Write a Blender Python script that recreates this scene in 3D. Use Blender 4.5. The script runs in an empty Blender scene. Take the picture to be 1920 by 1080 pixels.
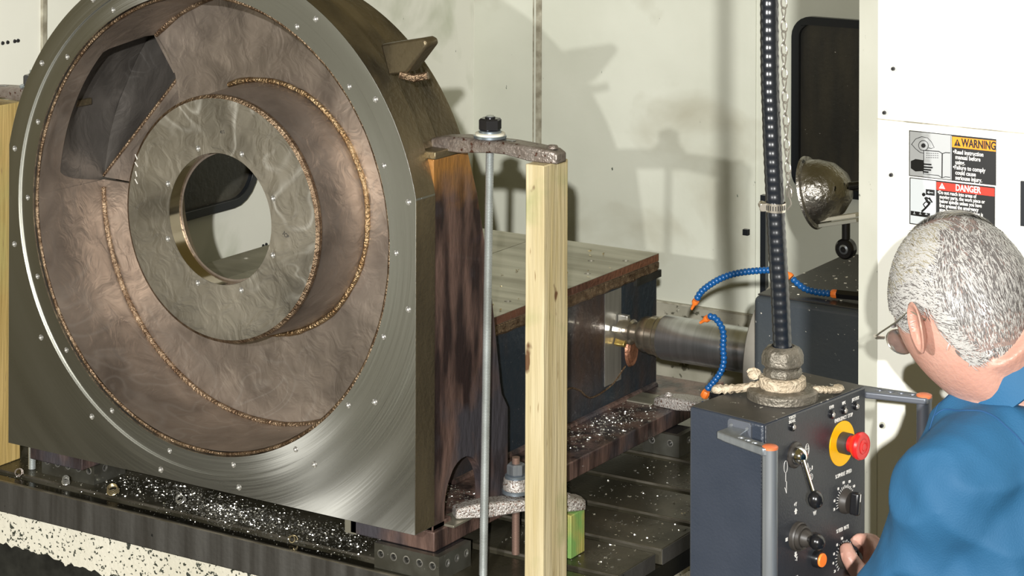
import bpy, bmesh, math, random
from mathutils import Vector, Matrix, noise
from mathutils.geometry import tessellate_polygon
from mathutils.bvhtree import BVHTree
random.seed(7)
R = math.radians
sc = bpy.context.scene
COL = sc.collection

# ---------------------------------------------------------------- camera, world, lights
cam_d = bpy.data.cameras.new('camera'); cam = bpy.data.objects.new('camera', cam_d); COL.objects.link(cam)
sc.camera = cam
cam.location = (3.9316, -5.6704, 2.3801)
cam.rotation_euler = (Matrix.Rotation(R(32.43), 4, 'Z') @ Matrix.Rotation(R(90), 4, 'X') @ Matrix.Rotation(0.0029, 4, 'Z')).to_euler()
cam_d.sensor_width = 36; cam_d.lens = 82.706
cam_d.shift_x = 0; cam_d.shift_y = -0.55118
cam_d.clip_start = .05; cam_d.clip_end = 60
sc.view_settings.view_transform = 'Standard'; sc.view_settings.look = 'None'
sc.view_settings.exposure = 0.0; sc.view_settings.gamma = 1.0; sc.view_settings.use_curve_mapping = False

w = bpy.data.worlds.new('shop_ambient'); sc.world = w; w.use_nodes = True
w.node_tree.nodes['Background'].inputs[0].default_value = (0.25, 0.20, 0.075, 1)
w.node_tree.nodes['Background'].inputs[1].default_value = 0.62

def strobe(name, loc, target, watts, radius, col):
    ld = bpy.data.lights.new(name, 'SPOT'); ld.energy = watts; ld.color = col
    ld.shadow_soft_size = radius; ld.spot_size = R(75); ld.spot_blend = .4
    ld.use_nodes = True; nt = ld.node_tree; em = nt.nodes['Emission']
    fo = nt.nodes.new('ShaderNodeLightFalloff'); fo.inputs['Strength'].default_value = 1.0
    nt.links.new(fo.outputs['Linear'], em.inputs['Strength'])
    o = bpy.data.objects.new(name, ld); COL.objects.link(o); o.location = loc
    o.rotation_euler = (Vector(target) - Vector(loc)).to_track_quat('-Z', 'Y').to_euler()
    return o
strobe('strobe_light', (2.12, -5.30, 2.26), (.2, 1.2, .8), 118, .025, (1, .99, .97))
strobe('rear_strobe', (5.9, -9.2, 3.6), (.4, .5, .7), 555, .05, (1, .985, .95))

# ---------------------------------------------------------------- materials
MATS = {}
def mat(name, col, rough=.5, metal=0., col2=None, nscale=8., stretch=(1, 1, 1), detail=6., lo=.35, hi=.65,
        bump=0., bscale=40., rough2=None, specks=None, specks2=None, coat=0., spec=.5, dist=0., bstretch=None, aniso=0., emit=None, trans=0., bdist=.01, col3=None, c3scale=2.5, c3=(.5,.62)):
    if name in MATS: return MATS[name]
    m = bpy.data.materials.new(name); m.use_nodes = True; nt = m.node_tree; L = nt.links.new
    b = nt.nodes['Principled BSDF']; b.inputs['Metallic'].default_value = metal; b.inputs['Roughness'].default_value = rough
    b.inputs['Specular IOR Level'].default_value = spec; b.inputs['Coat Weight'].default_value = coat
    b.inputs['Anisotropic'].default_value = aniso
    if trans: b.inputs['Transmission Weight'].default_value = trans
    b.inputs['Base Color'].default_value = (*col, 1)
    tc = nt.nodes.new('ShaderNodeTexCoord')
    def mapped(st):
        mp = nt.nodes.new('ShaderNodeMapping'); mp.inputs['Scale'].default_value = st; L(tc.outputs['Object'], mp.inputs[0]); return mp
    def nz(scale, det, st, di=0.):
        n = nt.nodes.new('ShaderNodeTexNoise'); n.inputs['Scale'].default_value = scale; n.inputs['Detail'].default_value = det
        n.inputs['Distortion'].default_value = di; L(mapped(st).outputs[0], n.inputs['Vector']); return n
    def ramp(src, a, c):
        r = nt.nodes.new('ShaderNodeMapRange'); r.inputs[1].default_value = a; r.inputs[2].default_value = c; r.clamp = True
        L(src, r.inputs[0]); return r.outputs[0]
    out = None
    def mix(fac, a, c):
        mx = nt.nodes.new('ShaderNodeMix'); mx.data_type = 'RGBA'; L(fac, mx.inputs[0])
        for v, i in ((a, 6), (c, 7)):
            if isinstance(v, tuple): mx.inputs[i].default_value = (*v, 1)
            else: L(v, mx.inputs[i])
        return mx.outputs[2]
    if col2:
        f = ramp(nz(nscale, detail, stretch, dist).outputs[0], lo, hi)
        out = mix(f, col, col2)
        if rough2 is not None: L(ramp_out(nt, f, rough, rough2), b.inputs['Roughness'])
    if col3:
        f = ramp(nz(c3scale, 5, (1, 1, 1), .4).outputs[0], *c3); out = mix(f, out or col, col3)
    for s in (specks, specks2):
        if s:   # (colour, scale, lo, hi, stretch)
            f = ramp(nz(s[1], 3, s[4] if len(s) > 4 else (1, 1, 1)).outputs[0], s[2], s[3]); out = mix(f, out or col, s[0])
    if out is not None: L(out, b.inputs['Base Color'])
    if bump:
        bn = nt.nodes.new('ShaderNodeBump'); bn.inputs['Strength'].default_value = bump; bn.inputs['Distance'].default_value = bdist
        L(nz(bscale, 5, bstretch or (1, 1, 1)).outputs[0], bn.inputs['Height']); L(bn.outputs[0], b.inputs['Normal'])
    if emit: b.inputs['Emission Color'].default_value = (*emit, 1); b.inputs['Emission Strength'].default_value = 1
    MATS[name] = m; return m
def ramp_out(nt, f, a, c):
    r = nt.nodes.new('ShaderNodeMapRange'); r.inputs[3].default_value = a; r.inputs[4].default_value = c; nt.links.new(f, r.inputs[0]); return r.outputs[0]

def turned_steel(name, col, rough, centre, amp=.35):
    """machined face: fine concentric tool marks around an axis along y"""
    m = bpy.data.materials.new(name); m.use_nodes = True; nt = m.node_tree; L = nt.links.new; b = nt.nodes['Principled BSDF']
    b.inputs['Metallic'].default_value = .93; b.inputs['Anisotropic'].default_value = .9
    tc = nt.nodes.new('ShaderNodeTexCoord'); mp = nt.nodes.new('ShaderNodeMapping'); mp.inputs['Location'].default_value = (-centre[0], 0, -centre[1])
    L(tc.outputs['Object'], mp.inputs[0])
    sx = nt.nodes.new('ShaderNodeSeparateXYZ'); L(mp.outputs[0], sx.inputs[0])
    def m_(op, a, c=None):
        n = nt.nodes.new('ShaderNodeMath'); n.operation = op
        for i, v in enumerate((a, c)):
            if v is None: continue
            if isinstance(v, (int, float)): n.inputs[i].default_value = v
            else: L(v, n.inputs[i])
        return n.outputs[0]
    r2 = m_('SQRT', m_('ADD', m_('MULTIPLY', sx.outputs[0], sx.outputs[0]), m_('MULTIPLY', sx.outputs[2], sx.outputs[2])))
    ang = m_('ARCTAN2', sx.outputs[2], sx.outputs[0])
    cb = nt.nodes.new('ShaderNodeCombineXYZ'); L(m_('MULTIPLY', r2, 90.), cb.inputs[0]); L(m_('MULTIPLY', ang, 1.2), cb.inputs[1])
    n1 = nt.nodes.new('ShaderNodeTexNoise'); n1.inputs['Scale'].default_value = 1.; n1.inputs['Detail'].default_value = 4; L(cb.outputs[0], n1.inputs['Vector'])
    cb2 = nt.nodes.new('ShaderNodeCombineXYZ'); L(m_('MULTIPLY', r2, 9.), cb2.inputs[0]); L(m_('MULTIPLY', ang, .9), cb2.inputs[1])
    n2 = nt.nodes.new('ShaderNodeTexNoise'); n2.inputs['Scale'].default_value = 1.; n2.inputs['Detail'].default_value = 2; L(cb2.outputs[0], n2.inputs['Vector'])
    # tangent direction of the tool marks
    cr = nt.nodes.new('ShaderNodeCombineXYZ'); L(m_('MULTIPLY', sx.outputs[2], -1.), cr.inputs[0]); L(sx.outputs[0], cr.inputs[2])
    nm = nt.nodes.new('ShaderNodeVectorMath'); nm.operation = 'NORMALIZE'; L(cr.outputs[0], nm.inputs[0]); L(nm.outputs[0], b.inputs['Tangent'])
    mr = nt.nodes.new('ShaderNodeMapRange'); mr.inputs[1].default_value = .35; mr.inputs[2].default_value = .7; mr.inputs[3].default_value = rough * .8; mr.inputs[4].default_value = rough * 1.3
    L(n2.outputs[0], mr.inputs[0]); L(mr.outputs[0], b.inputs['Roughness'])
    mx = nt.nodes.new('ShaderNodeMix'); mx.data_type = 'RGBA'; L(n2.outputs[0], mx.inputs[0])
    mx.inputs[6].default_value = (*[c * (1 - amp) for c in col], 1); mx.inputs[7].default_value = (*[min(1, c * (1 + amp)) for c in col], 1)
    L(mx.outputs[2], b.inputs['Base Color'])
    bn = nt.nodes.new('ShaderNodeBump'); bn.inputs['Strength'].default_value = .25; bn.inputs['Distance'].default_value = .002
    L(n1.outputs[0], bn.inputs['Height']); L(bn.outputs[0], b.inputs['Normal'])
    MATS[name] = m; return m

def ground_steel(name, col, rough=.36, swirl=1.0, metal=.8):
    """steel dressed by hand with a disc grinder: highlight streaks along its passes painted into the base colour"""
    m = bpy.data.materials.new(name); m.use_nodes = True; nt = m.node_tree; L = nt.links.new; b = nt.nodes['Principled BSDF']
    b.inputs['Metallic'].default_value = metal
    tc = nt.nodes.new('ShaderNodeTexCoord')
    n0 = nt.nodes.new('ShaderNodeTexNoise'); n0.inputs['Scale'].default_value = 5; n0.inputs['Detail'].default_value = 5; n0.inputs['Distortion'].default_value = .6; L(tc.outputs['Object'], n0.inputs['Vector'])
    n1 = nt.nodes.new('ShaderNodeTexNoise'); n1.inputs['Scale'].default_value = 3.2; n1.inputs['Detail'].default_value = 1; n1.inputs['Distortion'].default_value = 1.6; L(tc.outputs['Object'], n1.inputs['Vector'])
    # thin contour lines of a smooth distorted noise = painted highlights along curved grinding passes
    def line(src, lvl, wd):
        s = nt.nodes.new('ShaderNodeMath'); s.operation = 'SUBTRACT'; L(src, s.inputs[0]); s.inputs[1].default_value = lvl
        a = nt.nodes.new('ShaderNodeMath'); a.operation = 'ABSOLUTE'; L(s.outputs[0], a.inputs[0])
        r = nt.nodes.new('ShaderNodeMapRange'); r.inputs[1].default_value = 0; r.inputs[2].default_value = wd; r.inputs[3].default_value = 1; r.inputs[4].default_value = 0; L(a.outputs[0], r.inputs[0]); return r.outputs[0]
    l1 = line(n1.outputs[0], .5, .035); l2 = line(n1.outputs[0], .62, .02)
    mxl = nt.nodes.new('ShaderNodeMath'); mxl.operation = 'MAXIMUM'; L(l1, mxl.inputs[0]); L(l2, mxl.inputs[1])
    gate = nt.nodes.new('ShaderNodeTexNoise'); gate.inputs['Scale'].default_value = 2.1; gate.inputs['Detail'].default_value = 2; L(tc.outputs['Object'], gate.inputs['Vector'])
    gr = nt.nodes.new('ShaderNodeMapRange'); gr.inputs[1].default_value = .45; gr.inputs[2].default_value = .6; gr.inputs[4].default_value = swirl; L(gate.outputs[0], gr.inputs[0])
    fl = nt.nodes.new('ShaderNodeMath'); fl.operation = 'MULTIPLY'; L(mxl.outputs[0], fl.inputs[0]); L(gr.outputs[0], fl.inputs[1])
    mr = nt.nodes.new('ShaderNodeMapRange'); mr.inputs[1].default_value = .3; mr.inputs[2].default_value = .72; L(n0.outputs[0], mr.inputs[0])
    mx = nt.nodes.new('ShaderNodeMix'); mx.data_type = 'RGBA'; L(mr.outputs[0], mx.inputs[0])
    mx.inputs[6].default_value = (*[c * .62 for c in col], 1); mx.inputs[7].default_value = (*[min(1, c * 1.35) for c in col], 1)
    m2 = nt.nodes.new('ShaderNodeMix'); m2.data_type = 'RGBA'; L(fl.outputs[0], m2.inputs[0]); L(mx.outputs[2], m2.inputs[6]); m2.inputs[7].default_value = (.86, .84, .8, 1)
    L(m2.outputs[2], b.inputs['Base Color'])
    r2 = nt.nodes.new('ShaderNodeMapRange'); r2.inputs[3].default_value = rough * .85; r2.inputs[4].default_value = rough * 1.35; L(n0.outputs[0], r2.inputs[0]); L(r2.outputs[0], b.inputs['Roughness'])
    fine = nt.nodes.new('ShaderNodeTexNoise'); fine.inputs['Scale'].default_value = 14; fine.inputs['Detail'].default_value = 3; fine.inputs['Distortion'].default_value = 1; L(tc.outputs['Object'], fine.inputs['Vector'])
    bn = nt.nodes.new('ShaderNodeBump'); bn.inputs['Strength'].default_value = .5; bn.inputs['Distance'].default_value = .012
    L(fine.outputs[0], bn.inputs['Height']); L(bn.outputs[0], b.inputs['Normal'])
    MATS[name] = m; return m

CX, CZ = -.817, .8168
M_turn = turned_steel('turned_steel', (.40, .40, .37), .33, (CX, CZ))
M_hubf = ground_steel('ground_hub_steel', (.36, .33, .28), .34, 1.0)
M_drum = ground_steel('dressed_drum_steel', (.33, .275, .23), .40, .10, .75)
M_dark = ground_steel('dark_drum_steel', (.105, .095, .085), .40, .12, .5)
M_weld = mat('weld_bead', (.36, .26, .17), .35, .85, (.16, .10, .06), nscale=30, bump=.8, bscale=120)
M_weldg = mat('bright_weld_bead', (.52, .38, .22), .3, .9, (.28, .17, .08), nscale=22, bump=.9, bscale=110)
M_edge = mat('oiled_plate_edge', (.20, .16, .095), .38, .7, (.055, .045, .03), nscale=4, stretch=(1, 1, .35), bump=.3, bscale=60)
M_rust = mat('scaled_brown_steel', (.17, .105, .085), .42, .35, (.035, .022, .02), nscale=11, stretch=(1.2, 1.2, .28), lo=.42, hi=.6, bump=.6, bscale=45, bstretch=(1, 1, .3), coat=.15, col3=(.07, .065, .075), c3scale=3.0)
M_rusto = mat('heat_tinted_steel', (.33, .15, .045), .42, .5, (.10, .045, .025), nscale=9, stretch=(1, 1, .4), bump=.4, bscale=50)
def heat_tinted(name):
    m = MATS['scaled_brown_steel'].copy(); m.name = name; nt = m.node_tree; L = nt.links.new; b = nt.nodes['Principled BSDF']
    src = b.inputs['Base Color'].links[0].from_socket; tc = nt.nodes.new('ShaderNodeTexCoord'); sx = nt.nodes.new('ShaderNodeSeparateXYZ'); L(tc.outputs['Object'], sx.inputs[0])
    nz = nt.nodes.new('ShaderNodeTexNoise'); nz.inputs['Scale'].default_value = 9; nz.inputs['Detail'].default_value = 5; L(tc.outputs['Object'], nz.inputs['Vector'])
    ad = nt.nodes.new('ShaderNodeMath'); ad.operation = 'MULTIPLY_ADD'; L(nz.outputs[0], ad.inputs[0]); ad.inputs[1].default_value = .34; L(sx.outputs[2], ad.inputs[2])
    mr = nt.nodes.new('ShaderNodeMapRange'); mr.inputs[1].default_value = 1.08; mr.inputs[2].default_value = 1.25; L(ad.outputs[0], mr.inputs[0])
    mx = nt.nodes.new('ShaderNodeMix'); mx.data_type = 'RGBA'; L(mr.outputs[0], mx.inputs[0]); L(src, mx.inputs[6]); mx.inputs[7].default_value = (.36, .17, .045, 1); L(mx.outputs[2], b.inputs['Base Color'])
    return m
M_rib = heat_tinted('heat_tinted_rib')
M_boxs = mat('blued_steel_plate', (.03, .042, .055), .4, .45, (.075, .05, .04), nscale=5, stretch=(1, 1, .35), lo=.45, hi=.65, bump=.35, bscale=35, specks=((.35, .34, .32), 170, .70, .74), coat=.1)
M_copper = mat('flame_cut_edge', (.33, .15, .085), .4, .6, (.13, .06, .04), nscale=12, stretch=(1, .3, 1), bump=.5, bscale=60)
M_grind = mat('ground_plate_top', (.44, .42, .34), .36, .75, (.30, .285, .22), nscale=5, stretch=(.3, 3, 1), aniso=.3, rough2=.45)
M_bright = mat('fresh_milled_steel', (.62, .61, .57), .3, .85, (.42, .41, .38), nscale=30, stretch=(1, 1, .1))
M_table = mat('oily_cast_iron', (.085, .077, .05), .24, .6, (.035, .032, .02), nscale=3, bump=.1, bscale=90, rough2=.42, col3=(.12, .11, .08), c3scale=4)
M_tdark = mat('oil_black_iron', (.014, .013, .010), .16, .5, (.03, .027, .018), nscale=4)
M_rail = mat('table_rail_steel', (.15, .145, .135), .42, .6, (.075, .07, .062), nscale=9, stretch=(2.5, 1, .15), bump=.15, bscale=60, specks=((.02, .02, .02), 40, .72, .75))
M_edgeb = mat('worn_bright_edge', (.34, .31, .25), .35, .8, (.16, .14, .1), nscale=40, stretch=(.3, 1, 1))
M_chip = mat('chipped_cream_paint', (.70, .67, .56), .4, 0, (.62, .59, .48), nscale=3, bump=.2, bscale=60, specks=((.035, .04, .03), 95, .60, .62, (.9, 1, 1.1)), specks2=((.05, .055, .045), 24, .655, .665, (1, 1, 1)))
M_black = mat('pit_black', (.012, .012, .010), .5, .2, (.03, .03, .025), nscale=20)
M_wall = mat('dirty_cream_wall', (.50, .51, .43), .5, 0, (.58, .59, .51), nscale=1.5, specks=((.07, .09, .07), 30, .735, .76, (1, 1, .55)), specks2=((.2, .19, .15), 150, .74, .78), col3=(.40, .39, .31), c3scale=1.7, c3=(.56, .7), bump=.05)
M_walll = mat('lighter_cream_wall', (.74, .74, .66), .5, 0, (.68, .68, .60), nscale=1.5, specks=((.07, .09, .07), 30, .735, .76, (1, 1, .55)), col3=(.50, .52, .42), c3scale=2.2, c3=(.58, .7))
M_wall2 = mat('dirty_cream_splash', (.38, .36, .29), .5, 0, (.28, .27, .21), nscale=9, specks=((.09, .085, .06), 26, .62, .67), specks2=((.75, .73, .66), 80, .73, .75))
M_cream = mat('clean_cream_paint', (.84, .83, .75), .4, 0, (.80, .79, .70), nscale=2, specks=((.2, .2, .16), 60, .77, .80))
M_cream2 = mat('grey_cream_paint', (.52, .52, .45), .45, 0, (.46, .46, .39), nscale=6, specks=((.12, .12, .1), 70, .73, .77))
M_glass = mat('dark_dirty_glass', (.035, .034, .03), .28, 0, (.055, .05, .038), nscale=6, stretch=(3, 1, .6), specks=((.4, .38, .33), 70, .74, .76), spec=.5, bump=.1)
M_rubber = mat('black_rubber', (.010, .012, .015), .32, 0, spec=.6)
M_seam = mat('wall_seam_sealant', (.40, .38, .30), .5, 0, (.2, .18, .13), nscale=20)
M_clamp = mat('forged_clamp_steel', (.21, .17, .145), .38, .6, (.34, .30, .27), nscale=25, bump=.5, bscale=90, specks=((.10, .045, .03), 60, .62, .66))
M_clampb = mat('pitted_bright_clamp', (.50, .47, .44), .38, .5, (.40, .37, .34), nscale=12, bump=.5, bscale=160, specks=((.12, .06, .04), 190, .56, .62))
M_rod = mat('zinc_threaded_steel', (.62, .66, .66), .36, .7, (.48, .51, .50), nscale=10)
M_rodr = mat('brown_threaded_steel', (.30, .20, .16), .4, .6)
M_nut = mat('black_oxide_steel', (.055, .055, .06), .25, .75)
M_zinc = mat('blue_zinc_washer', (.32, .38, .44), .3, .8)
M_whitew = mat('pale_washer', (.75, .72, .60), .45, 0)
M_block = mat('ground_block_steel', (.22, .22, .19), .3, .8, (.13, .125, .10), nscale=12, specks=((.4, .4, .36), 90, .7, .74))
def wood(name, c1, c2, green, knot, st=(22, 22, 1.1)):
    return mat(name, c1, .6, 0, c2, nscale=1.6, stretch=st, lo=.35, hi=.7, col3=green, c3scale=3.0, c3=(.52, .66), bump=.35, bscale=3, bstretch=(30, 30, 1.5), specks=(knot, 12, .70, .74, (1, 1, .6)), specks2=((.28, .19, .09), 34, .68, .74, (2.4, 2.4, .25)))
M_wood = wood('pale_pine', (.62, .53, .33), (.47, .38, .19), (.40, .39, .19), (.14, .07, .03))
M_wooda = wood('amber_pine', (.50, .36, .14), (.36, .25, .08), (.40, .33, .12), (.10, .05, .02))
M_woodg = mat('green_end_pine', (.55, .50, .16), .6, 0, (.32, .30, .07), nscale=1.2, stretch=(70, 70, .6), lo=.4, hi=.6, bump=.3, bscale=3, bstretch=(40, 40, .5), col3=(.22, .40, .11), c3scale=6)
M_spin = mat('spindle_chrome', (.55, .56, .56), .30, .95, (.42, .43, .43), nscale=60, stretch=(1, .02, .02), aniso=.4)
M_spinb = mat('spindle_nose_steel', (.55, .50, .40), .25, .92, (.33, .30, .24), nscale=30, stretch=(1, .1, .1))
M_brass = mat('brassy_insert', (.72, .52, .16), .25, .9)
M_grey = mat('grey_ring_paint', (.34, .32, .28), .4, .3, (.27, .255, .22), nscale=8, specks=((.04, .04, .035), 80, .70, .73))
M_head = mat('dark_blue_grey_paint', (.040, .050, .062), .35, 0, (.052, .060, .066), nscale=3, specks=((.55, .53, .47), 95, .715, .73), bump=.1, bscale=80)
M_headt = mat('grimy_dark_top', (.045, .042, .036), .4, .1, (.028, .027, .025), nscale=7, specks=((.6, .57, .5), 80, .70, .715))
M_pend = mat('pendant_grey_paint', (.024, .030, .042), .3, 0, (.029, .035, .048), nscale=14, bump=.12, bscale=260, specks=((.2, .2, .2), 120, .76, .78))
M_pface = mat('pendant_face_plate', (.022, .024, .028), .33, 0, (.027, .029, .034), nscale=10, bump=.08, bscale=300)
M_ptop = mat('pendant_dusty_top', (.045, .042, .038), .45, 0, (.028, .027, .026), nscale=18, specks=((.4, .38, .33), 110, .68, .71))
M_alu = mat('brushed_aluminium', (.30, .32, .34), .36, .7, (.24, .26, .28), nscale=30, stretch=(4, 4, .2))
M_hand2 = mat('grey_handle', (.11, .12, .14), .4, .4)
M_orange = mat('orange_plastic', (.85, .20, .03), .4, 0)
M_plug = mat('orange_plug', (.55, .14, .05), .45, 0)
M_red = mat('red_plastic', (.55, .012, .012), .25, 0, spec=.6)
M_yellow = mat('yellow_plate', (.80, .42, .0), .4, 0)
M_blackp = mat('black_plastic', (.008, .008, .009), .22, 0, spec=.6)
M_boot = mat('dusty_rubber', (.030, .026, .022), .45, 0)
M_white = mat('white_print', (.72, .70, .66), .5, 0)
M_chrome = mat('chrome', (.75, .74, .72), .1, 1.0)
M_lens = mat('indicator_lens', (.35, .33, .30), .15, .4)
M_gland = mat('dusty_gland_metal', (.17, .15, .12), .4, .5, (.10, .09, .07), nscale=60, bump=.4, bscale=200)
M_tape = mat('beige_sealing_tape', (.50, .42, .31), .6, 0, (.36, .29, .2), nscale=60, bump=.8, bscale=150)
M_hose = mat('black_conduit', (.008, .010, .014), .24, 0, spec=.8)
M_blue = mat('blue_hose_plastic', (.008, .085, .27), .3, 0, spec=.5)
M_chain = mat('dull_chain', (.30, .28, .24), .35, .75)
M_stain = mat('stainless_band', (.62, .58, .52), .25, .9)
M_lamp = mat('spun_aluminium_dome', (.46, .44, .40), .3, .9, (.24, .225, .2), nscale=7, bump=.5, bscale=60, specks=((.03, .03, .03), 30, .66, .7))
M_signs = mat('sign_silver', (.42, .43, .43), .38, .3)
M_signk = mat('sign_black', (.008, .008, .008), .4, 0)
M_signo = mat('sign_orange', (.86, .26, .01), .4, 0)
M_signr = mat('sign_red', (.72, .03, .015), .4, 0)
M_signl = mat('sign_light', (.62, .66, .68), .4, .1)
M_swarf = mat('steel_swarf', (.75, .74, .68), .25, .85)
M_swarfg = mat('golden_swarf', (.70, .58, .34), .28, .85)
M_floor = mat('shop_floor', (.09, .08, .055), .5, 0, (.06, .052, .035), nscale=1.5)
M_skin = mat('skin', (.44, .235, .18), .45, 0, (.50, .29, .23), nscale=14, bump=.15, bscale=160)
MATS['skin'].node_tree.nodes['Principled BSDF'].inputs['Subsurface Weight'].default_value = .12
MATS['skin'].node_tree.nodes['Principled BSDF'].inputs['Subsurface Radius'].default_value = (.01, .004, .002)
M_nail = mat('nail', (.60, .36, .29), .25, 0)
M_hairb = mat('scalp_grey', (.26, .19, .165), .6, 0, (.19, .13, .115), nscale=30, stretch=(1, 1, .4))
M_hair1 = mat('white_hair', (.40, .39, .37), .35, 0)
M_hair2 = mat('grey_hair', (.13, .12, .115), .35, 0)
M_hair3 = mat('blond_grey_hair', (.27, .24, .17), .35, 0)
M_shirt = mat('blue_cotton', (.009, .075, .165), .75, 0, (.012, .092, .20), nscale=5, bump=.25, bscale=420, bdist=.002)
M_shirtd = mat('blue_stitching', (.008, .06, .16), .7, 0)
M_trouser = mat('navy_cloth', (.02, .025, .045), .8, 0)
M_shoe = mat('black_leather', (.01, .01, .01), .35, 0)
M_gold = mat('spectacle_metal', (.42, .40, .34), .25, .85)
M_lensg = mat('spectacle_lens', (.9, .92, .9), .03, 0, trans=.95)

# ---------------------------------------------------------------- mesh helpers
class MB:
    def __init__(s): s.v = []; s.f = []
    def add(s, vs, fs):
        n = len(s.v); s.v += [tuple(v) for v in vs]; s.f += [tuple(i + n for i in f) for f in fs]; return s
    def box(s, a, b):
        (x0, y0, z0), (x1, y1, z1) = a, b
        return s.add([(x0, y0, z0), (x1, y0, z0), (x1, y1, z0), (x0, y1, z0), (x0, y0, z1), (x1, y0, z1), (x1, y1, z1), (x0, y1, z1)],
                     [(0, 3, 2, 1), (4, 5, 6, 7), (0, 1, 5, 4), (1, 2, 6, 5), (2, 3, 7, 6), (3, 0, 4, 7)])
    def prism(s, outer, holes, a, b, axis='y'):
        """2D outline (with holes) extruded between a and b along an axis; 2D coords are (x,z), (y,z) or (x,y)"""
        def P(p, t): return (p[0], t, p[1]) if axis == 'y' else ((t, p[0], p[1]) if axis == 'x' else (p[0], p[1], t))
        loops = [outer] + list(holes); flat = [p for l in loops for p in l]
        tris = tessellate_polygon([[Vector((p[0], p[1], 0)) for p in l] for l in loops]); n = len(flat)
        fs = [tuple(t) for t in tris] + [tuple(i + n for i in reversed(t)) for t in tris]
        k = 0
        for l in loops:
            m = len(l)
            fs += [(k + i, k + (i + 1) % m, k + (i + 1) % m + n, k + i + n) for i in range(m)]; k += m
        return s.add([P(p, a) for p in flat] + [P(p, b) for p in flat], fs)
    def rings(s, rings, closed=False, cap=True):
        n = len(rings[0]); vs = [p for r in rings for p in r]; fs = []; m = len(rings)
        for i in range(m if closed else m - 1):
            j = (i + 1) % m
            fs += [(i * n + k, i * n + (k + 1) % n, j * n + (k + 1) % n, j * n + k) for k in range(n)]
        if cap and not closed:
            fs.append(tuple(reversed(range(n)))); fs.append(tuple((m - 1) * n + k for k in range(n)))
        return s.add(vs, fs)
    def tube(s, pts, rad, n=12, cap=True, closed=False):
        pts = [Vector(p) for p in pts]; m = len(pts); rad = [rad] * m if isinstance(rad, (int, float)) else rad
        T = []
        for i in range(m):
            if closed: t = pts[(i + 1) % m] - pts[i - 1]
            else: t = pts[min(i + 1, m - 1)] - pts[max(i - 1, 0)]
            T.append(t.normalized())
        u = T[0].orthogonal().normalized(); rings = []
        for i in range(m):
            u = (u - T[i] * u.dot(T[i])).normalized(); v = T[i].cross(u)
            rings.append([pts[i] + (u * math.cos(2 * math.pi * k / n) + v * math.sin(2 * math.pi * k / n)) * rad[i] for k in range(n)])
        return s.rings(rings, closed, cap)
    def cyl(s, a, b, r0, r1=None, n=24): return s.tube([a, b], [r0, r0 if r1 is None else r1], n)
    def lathe(s, prof, o=(0, 0, 0), axis=(0, 0, 1), n=48, closed=False, a0=0, a1=360, cap=False):
        """prof: (radius, along) pairs turned about an axis through o"""
        ax = Vector(axis).normalized(); u = ax.orthogonal().normalized()
        if abs(ax.y) > .99: u = Vector((1, 0, 0))
        v = ax.cross(u) * (1 if ax.y <= .99 else -1); o = Vector(o); full = abs(a1 - a0) >= 360; k = n if full else n + 1
        P = []
        for i in range(k):
            a = R(a0 + (a1 - a0) * i / n)
            P.append([o + ax * h + (u * math.cos(a) + v * math.sin(a)) * r for r, h in prof])
        m = len(prof); fs = []
        for i in range(n):
            j = (i + 1) % k
            for q in range(m if closed else m - 1):
                fs.append((i * m + q, j * m + q, j * m + (q + 1) % m, i * m + (q + 1) % m))
        if cap: fs.append(tuple(i * m for i in range(k))); fs.append(tuple(i * m + m - 1 for i in range(k)))
        return s.add([p for r in P for p in r], fs)
    def xf(s, M, start=0):
        s.v = s.v[:start] + [tuple(M @ Vector(p)) for p in s.v[start:]]; return s
    def mesh(s, name, m, smooth=35, recalc=True):
        me = bpy.data.meshes.new(name); me.from_pydata(s.v, [], s.f)
        if recalc:
            bm = bmesh.new(); bm.from_mesh(me); bmesh.ops.remove_doubles(bm, verts=bm.verts, dist=1e-6); bmesh.ops.recalc_face_normals(bm, faces=bm.faces); bm.to_mesh(me); bm.free()
        if m: me.materials.append(m)
        if smooth:
            me.shade_smooth(); me.set_sharp_from_angle(angle=R(smooth))
        return me
    def build(s, name, m, parent=None, smooth=35, bevel=0, seg=2, recalc=True):
        o = bpy.data.objects.new(name, s.mesh(name, m, smooth, recalc)); COL.objects.link(o)
        if parent is not None:
            o.parent = parent; o.matrix_parent_inverse = parent.matrix_world.inverted()
        if bevel:
            bv = o.modifiers.new('bevel', 'BEVEL'); bv.width = bevel; bv.segments = seg; bv.limit_method = 'ANGLE'; bv.angle_limit = R(40); bv.harden_normals = False
        return o
def tag(o, label=None, cat=None, group=None, kind=None):
    for k, v in (('label', label), ('category', cat), ('group', group), ('kind', kind)):
        if v: o[k] = v
    return o
def thing(name, label, cat, loc=(0, 0, 0), group=None, rotz=0):
    o = bpy.data.objects.new(name, None); COL.objects.link(o); o.location = loc; o.rotation_euler = (0, 0, rotz); o.empty_display_size = .05
    o.matrix_world = Matrix.Translation(loc) @ Matrix.Rotation(rotz, 4, 'Z')
    return tag(o, label, cat, group)
def inst(mesh, name, M, parent, local=False):
    o = bpy.data.objects.new(name, mesh); COL.objects.link(o); o.parent = parent
    o.matrix_parent_inverse = parent.matrix_world.inverted(); o.matrix_basis = M; return o
def copy_tree(o, parent=None):
    c = o.copy(); COL.objects.link(c)
    if parent is not None: c.parent = parent
    for ch in o.children: copy_tree(ch, c)
    return c
def circ(cx, cy, r, n=24, a=0): return [(cx + r * math.cos(a + 2 * math.pi * i / n), cy + r * math.sin(a + 2 * math.pi * i / n)) for i in range(n)]
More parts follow.
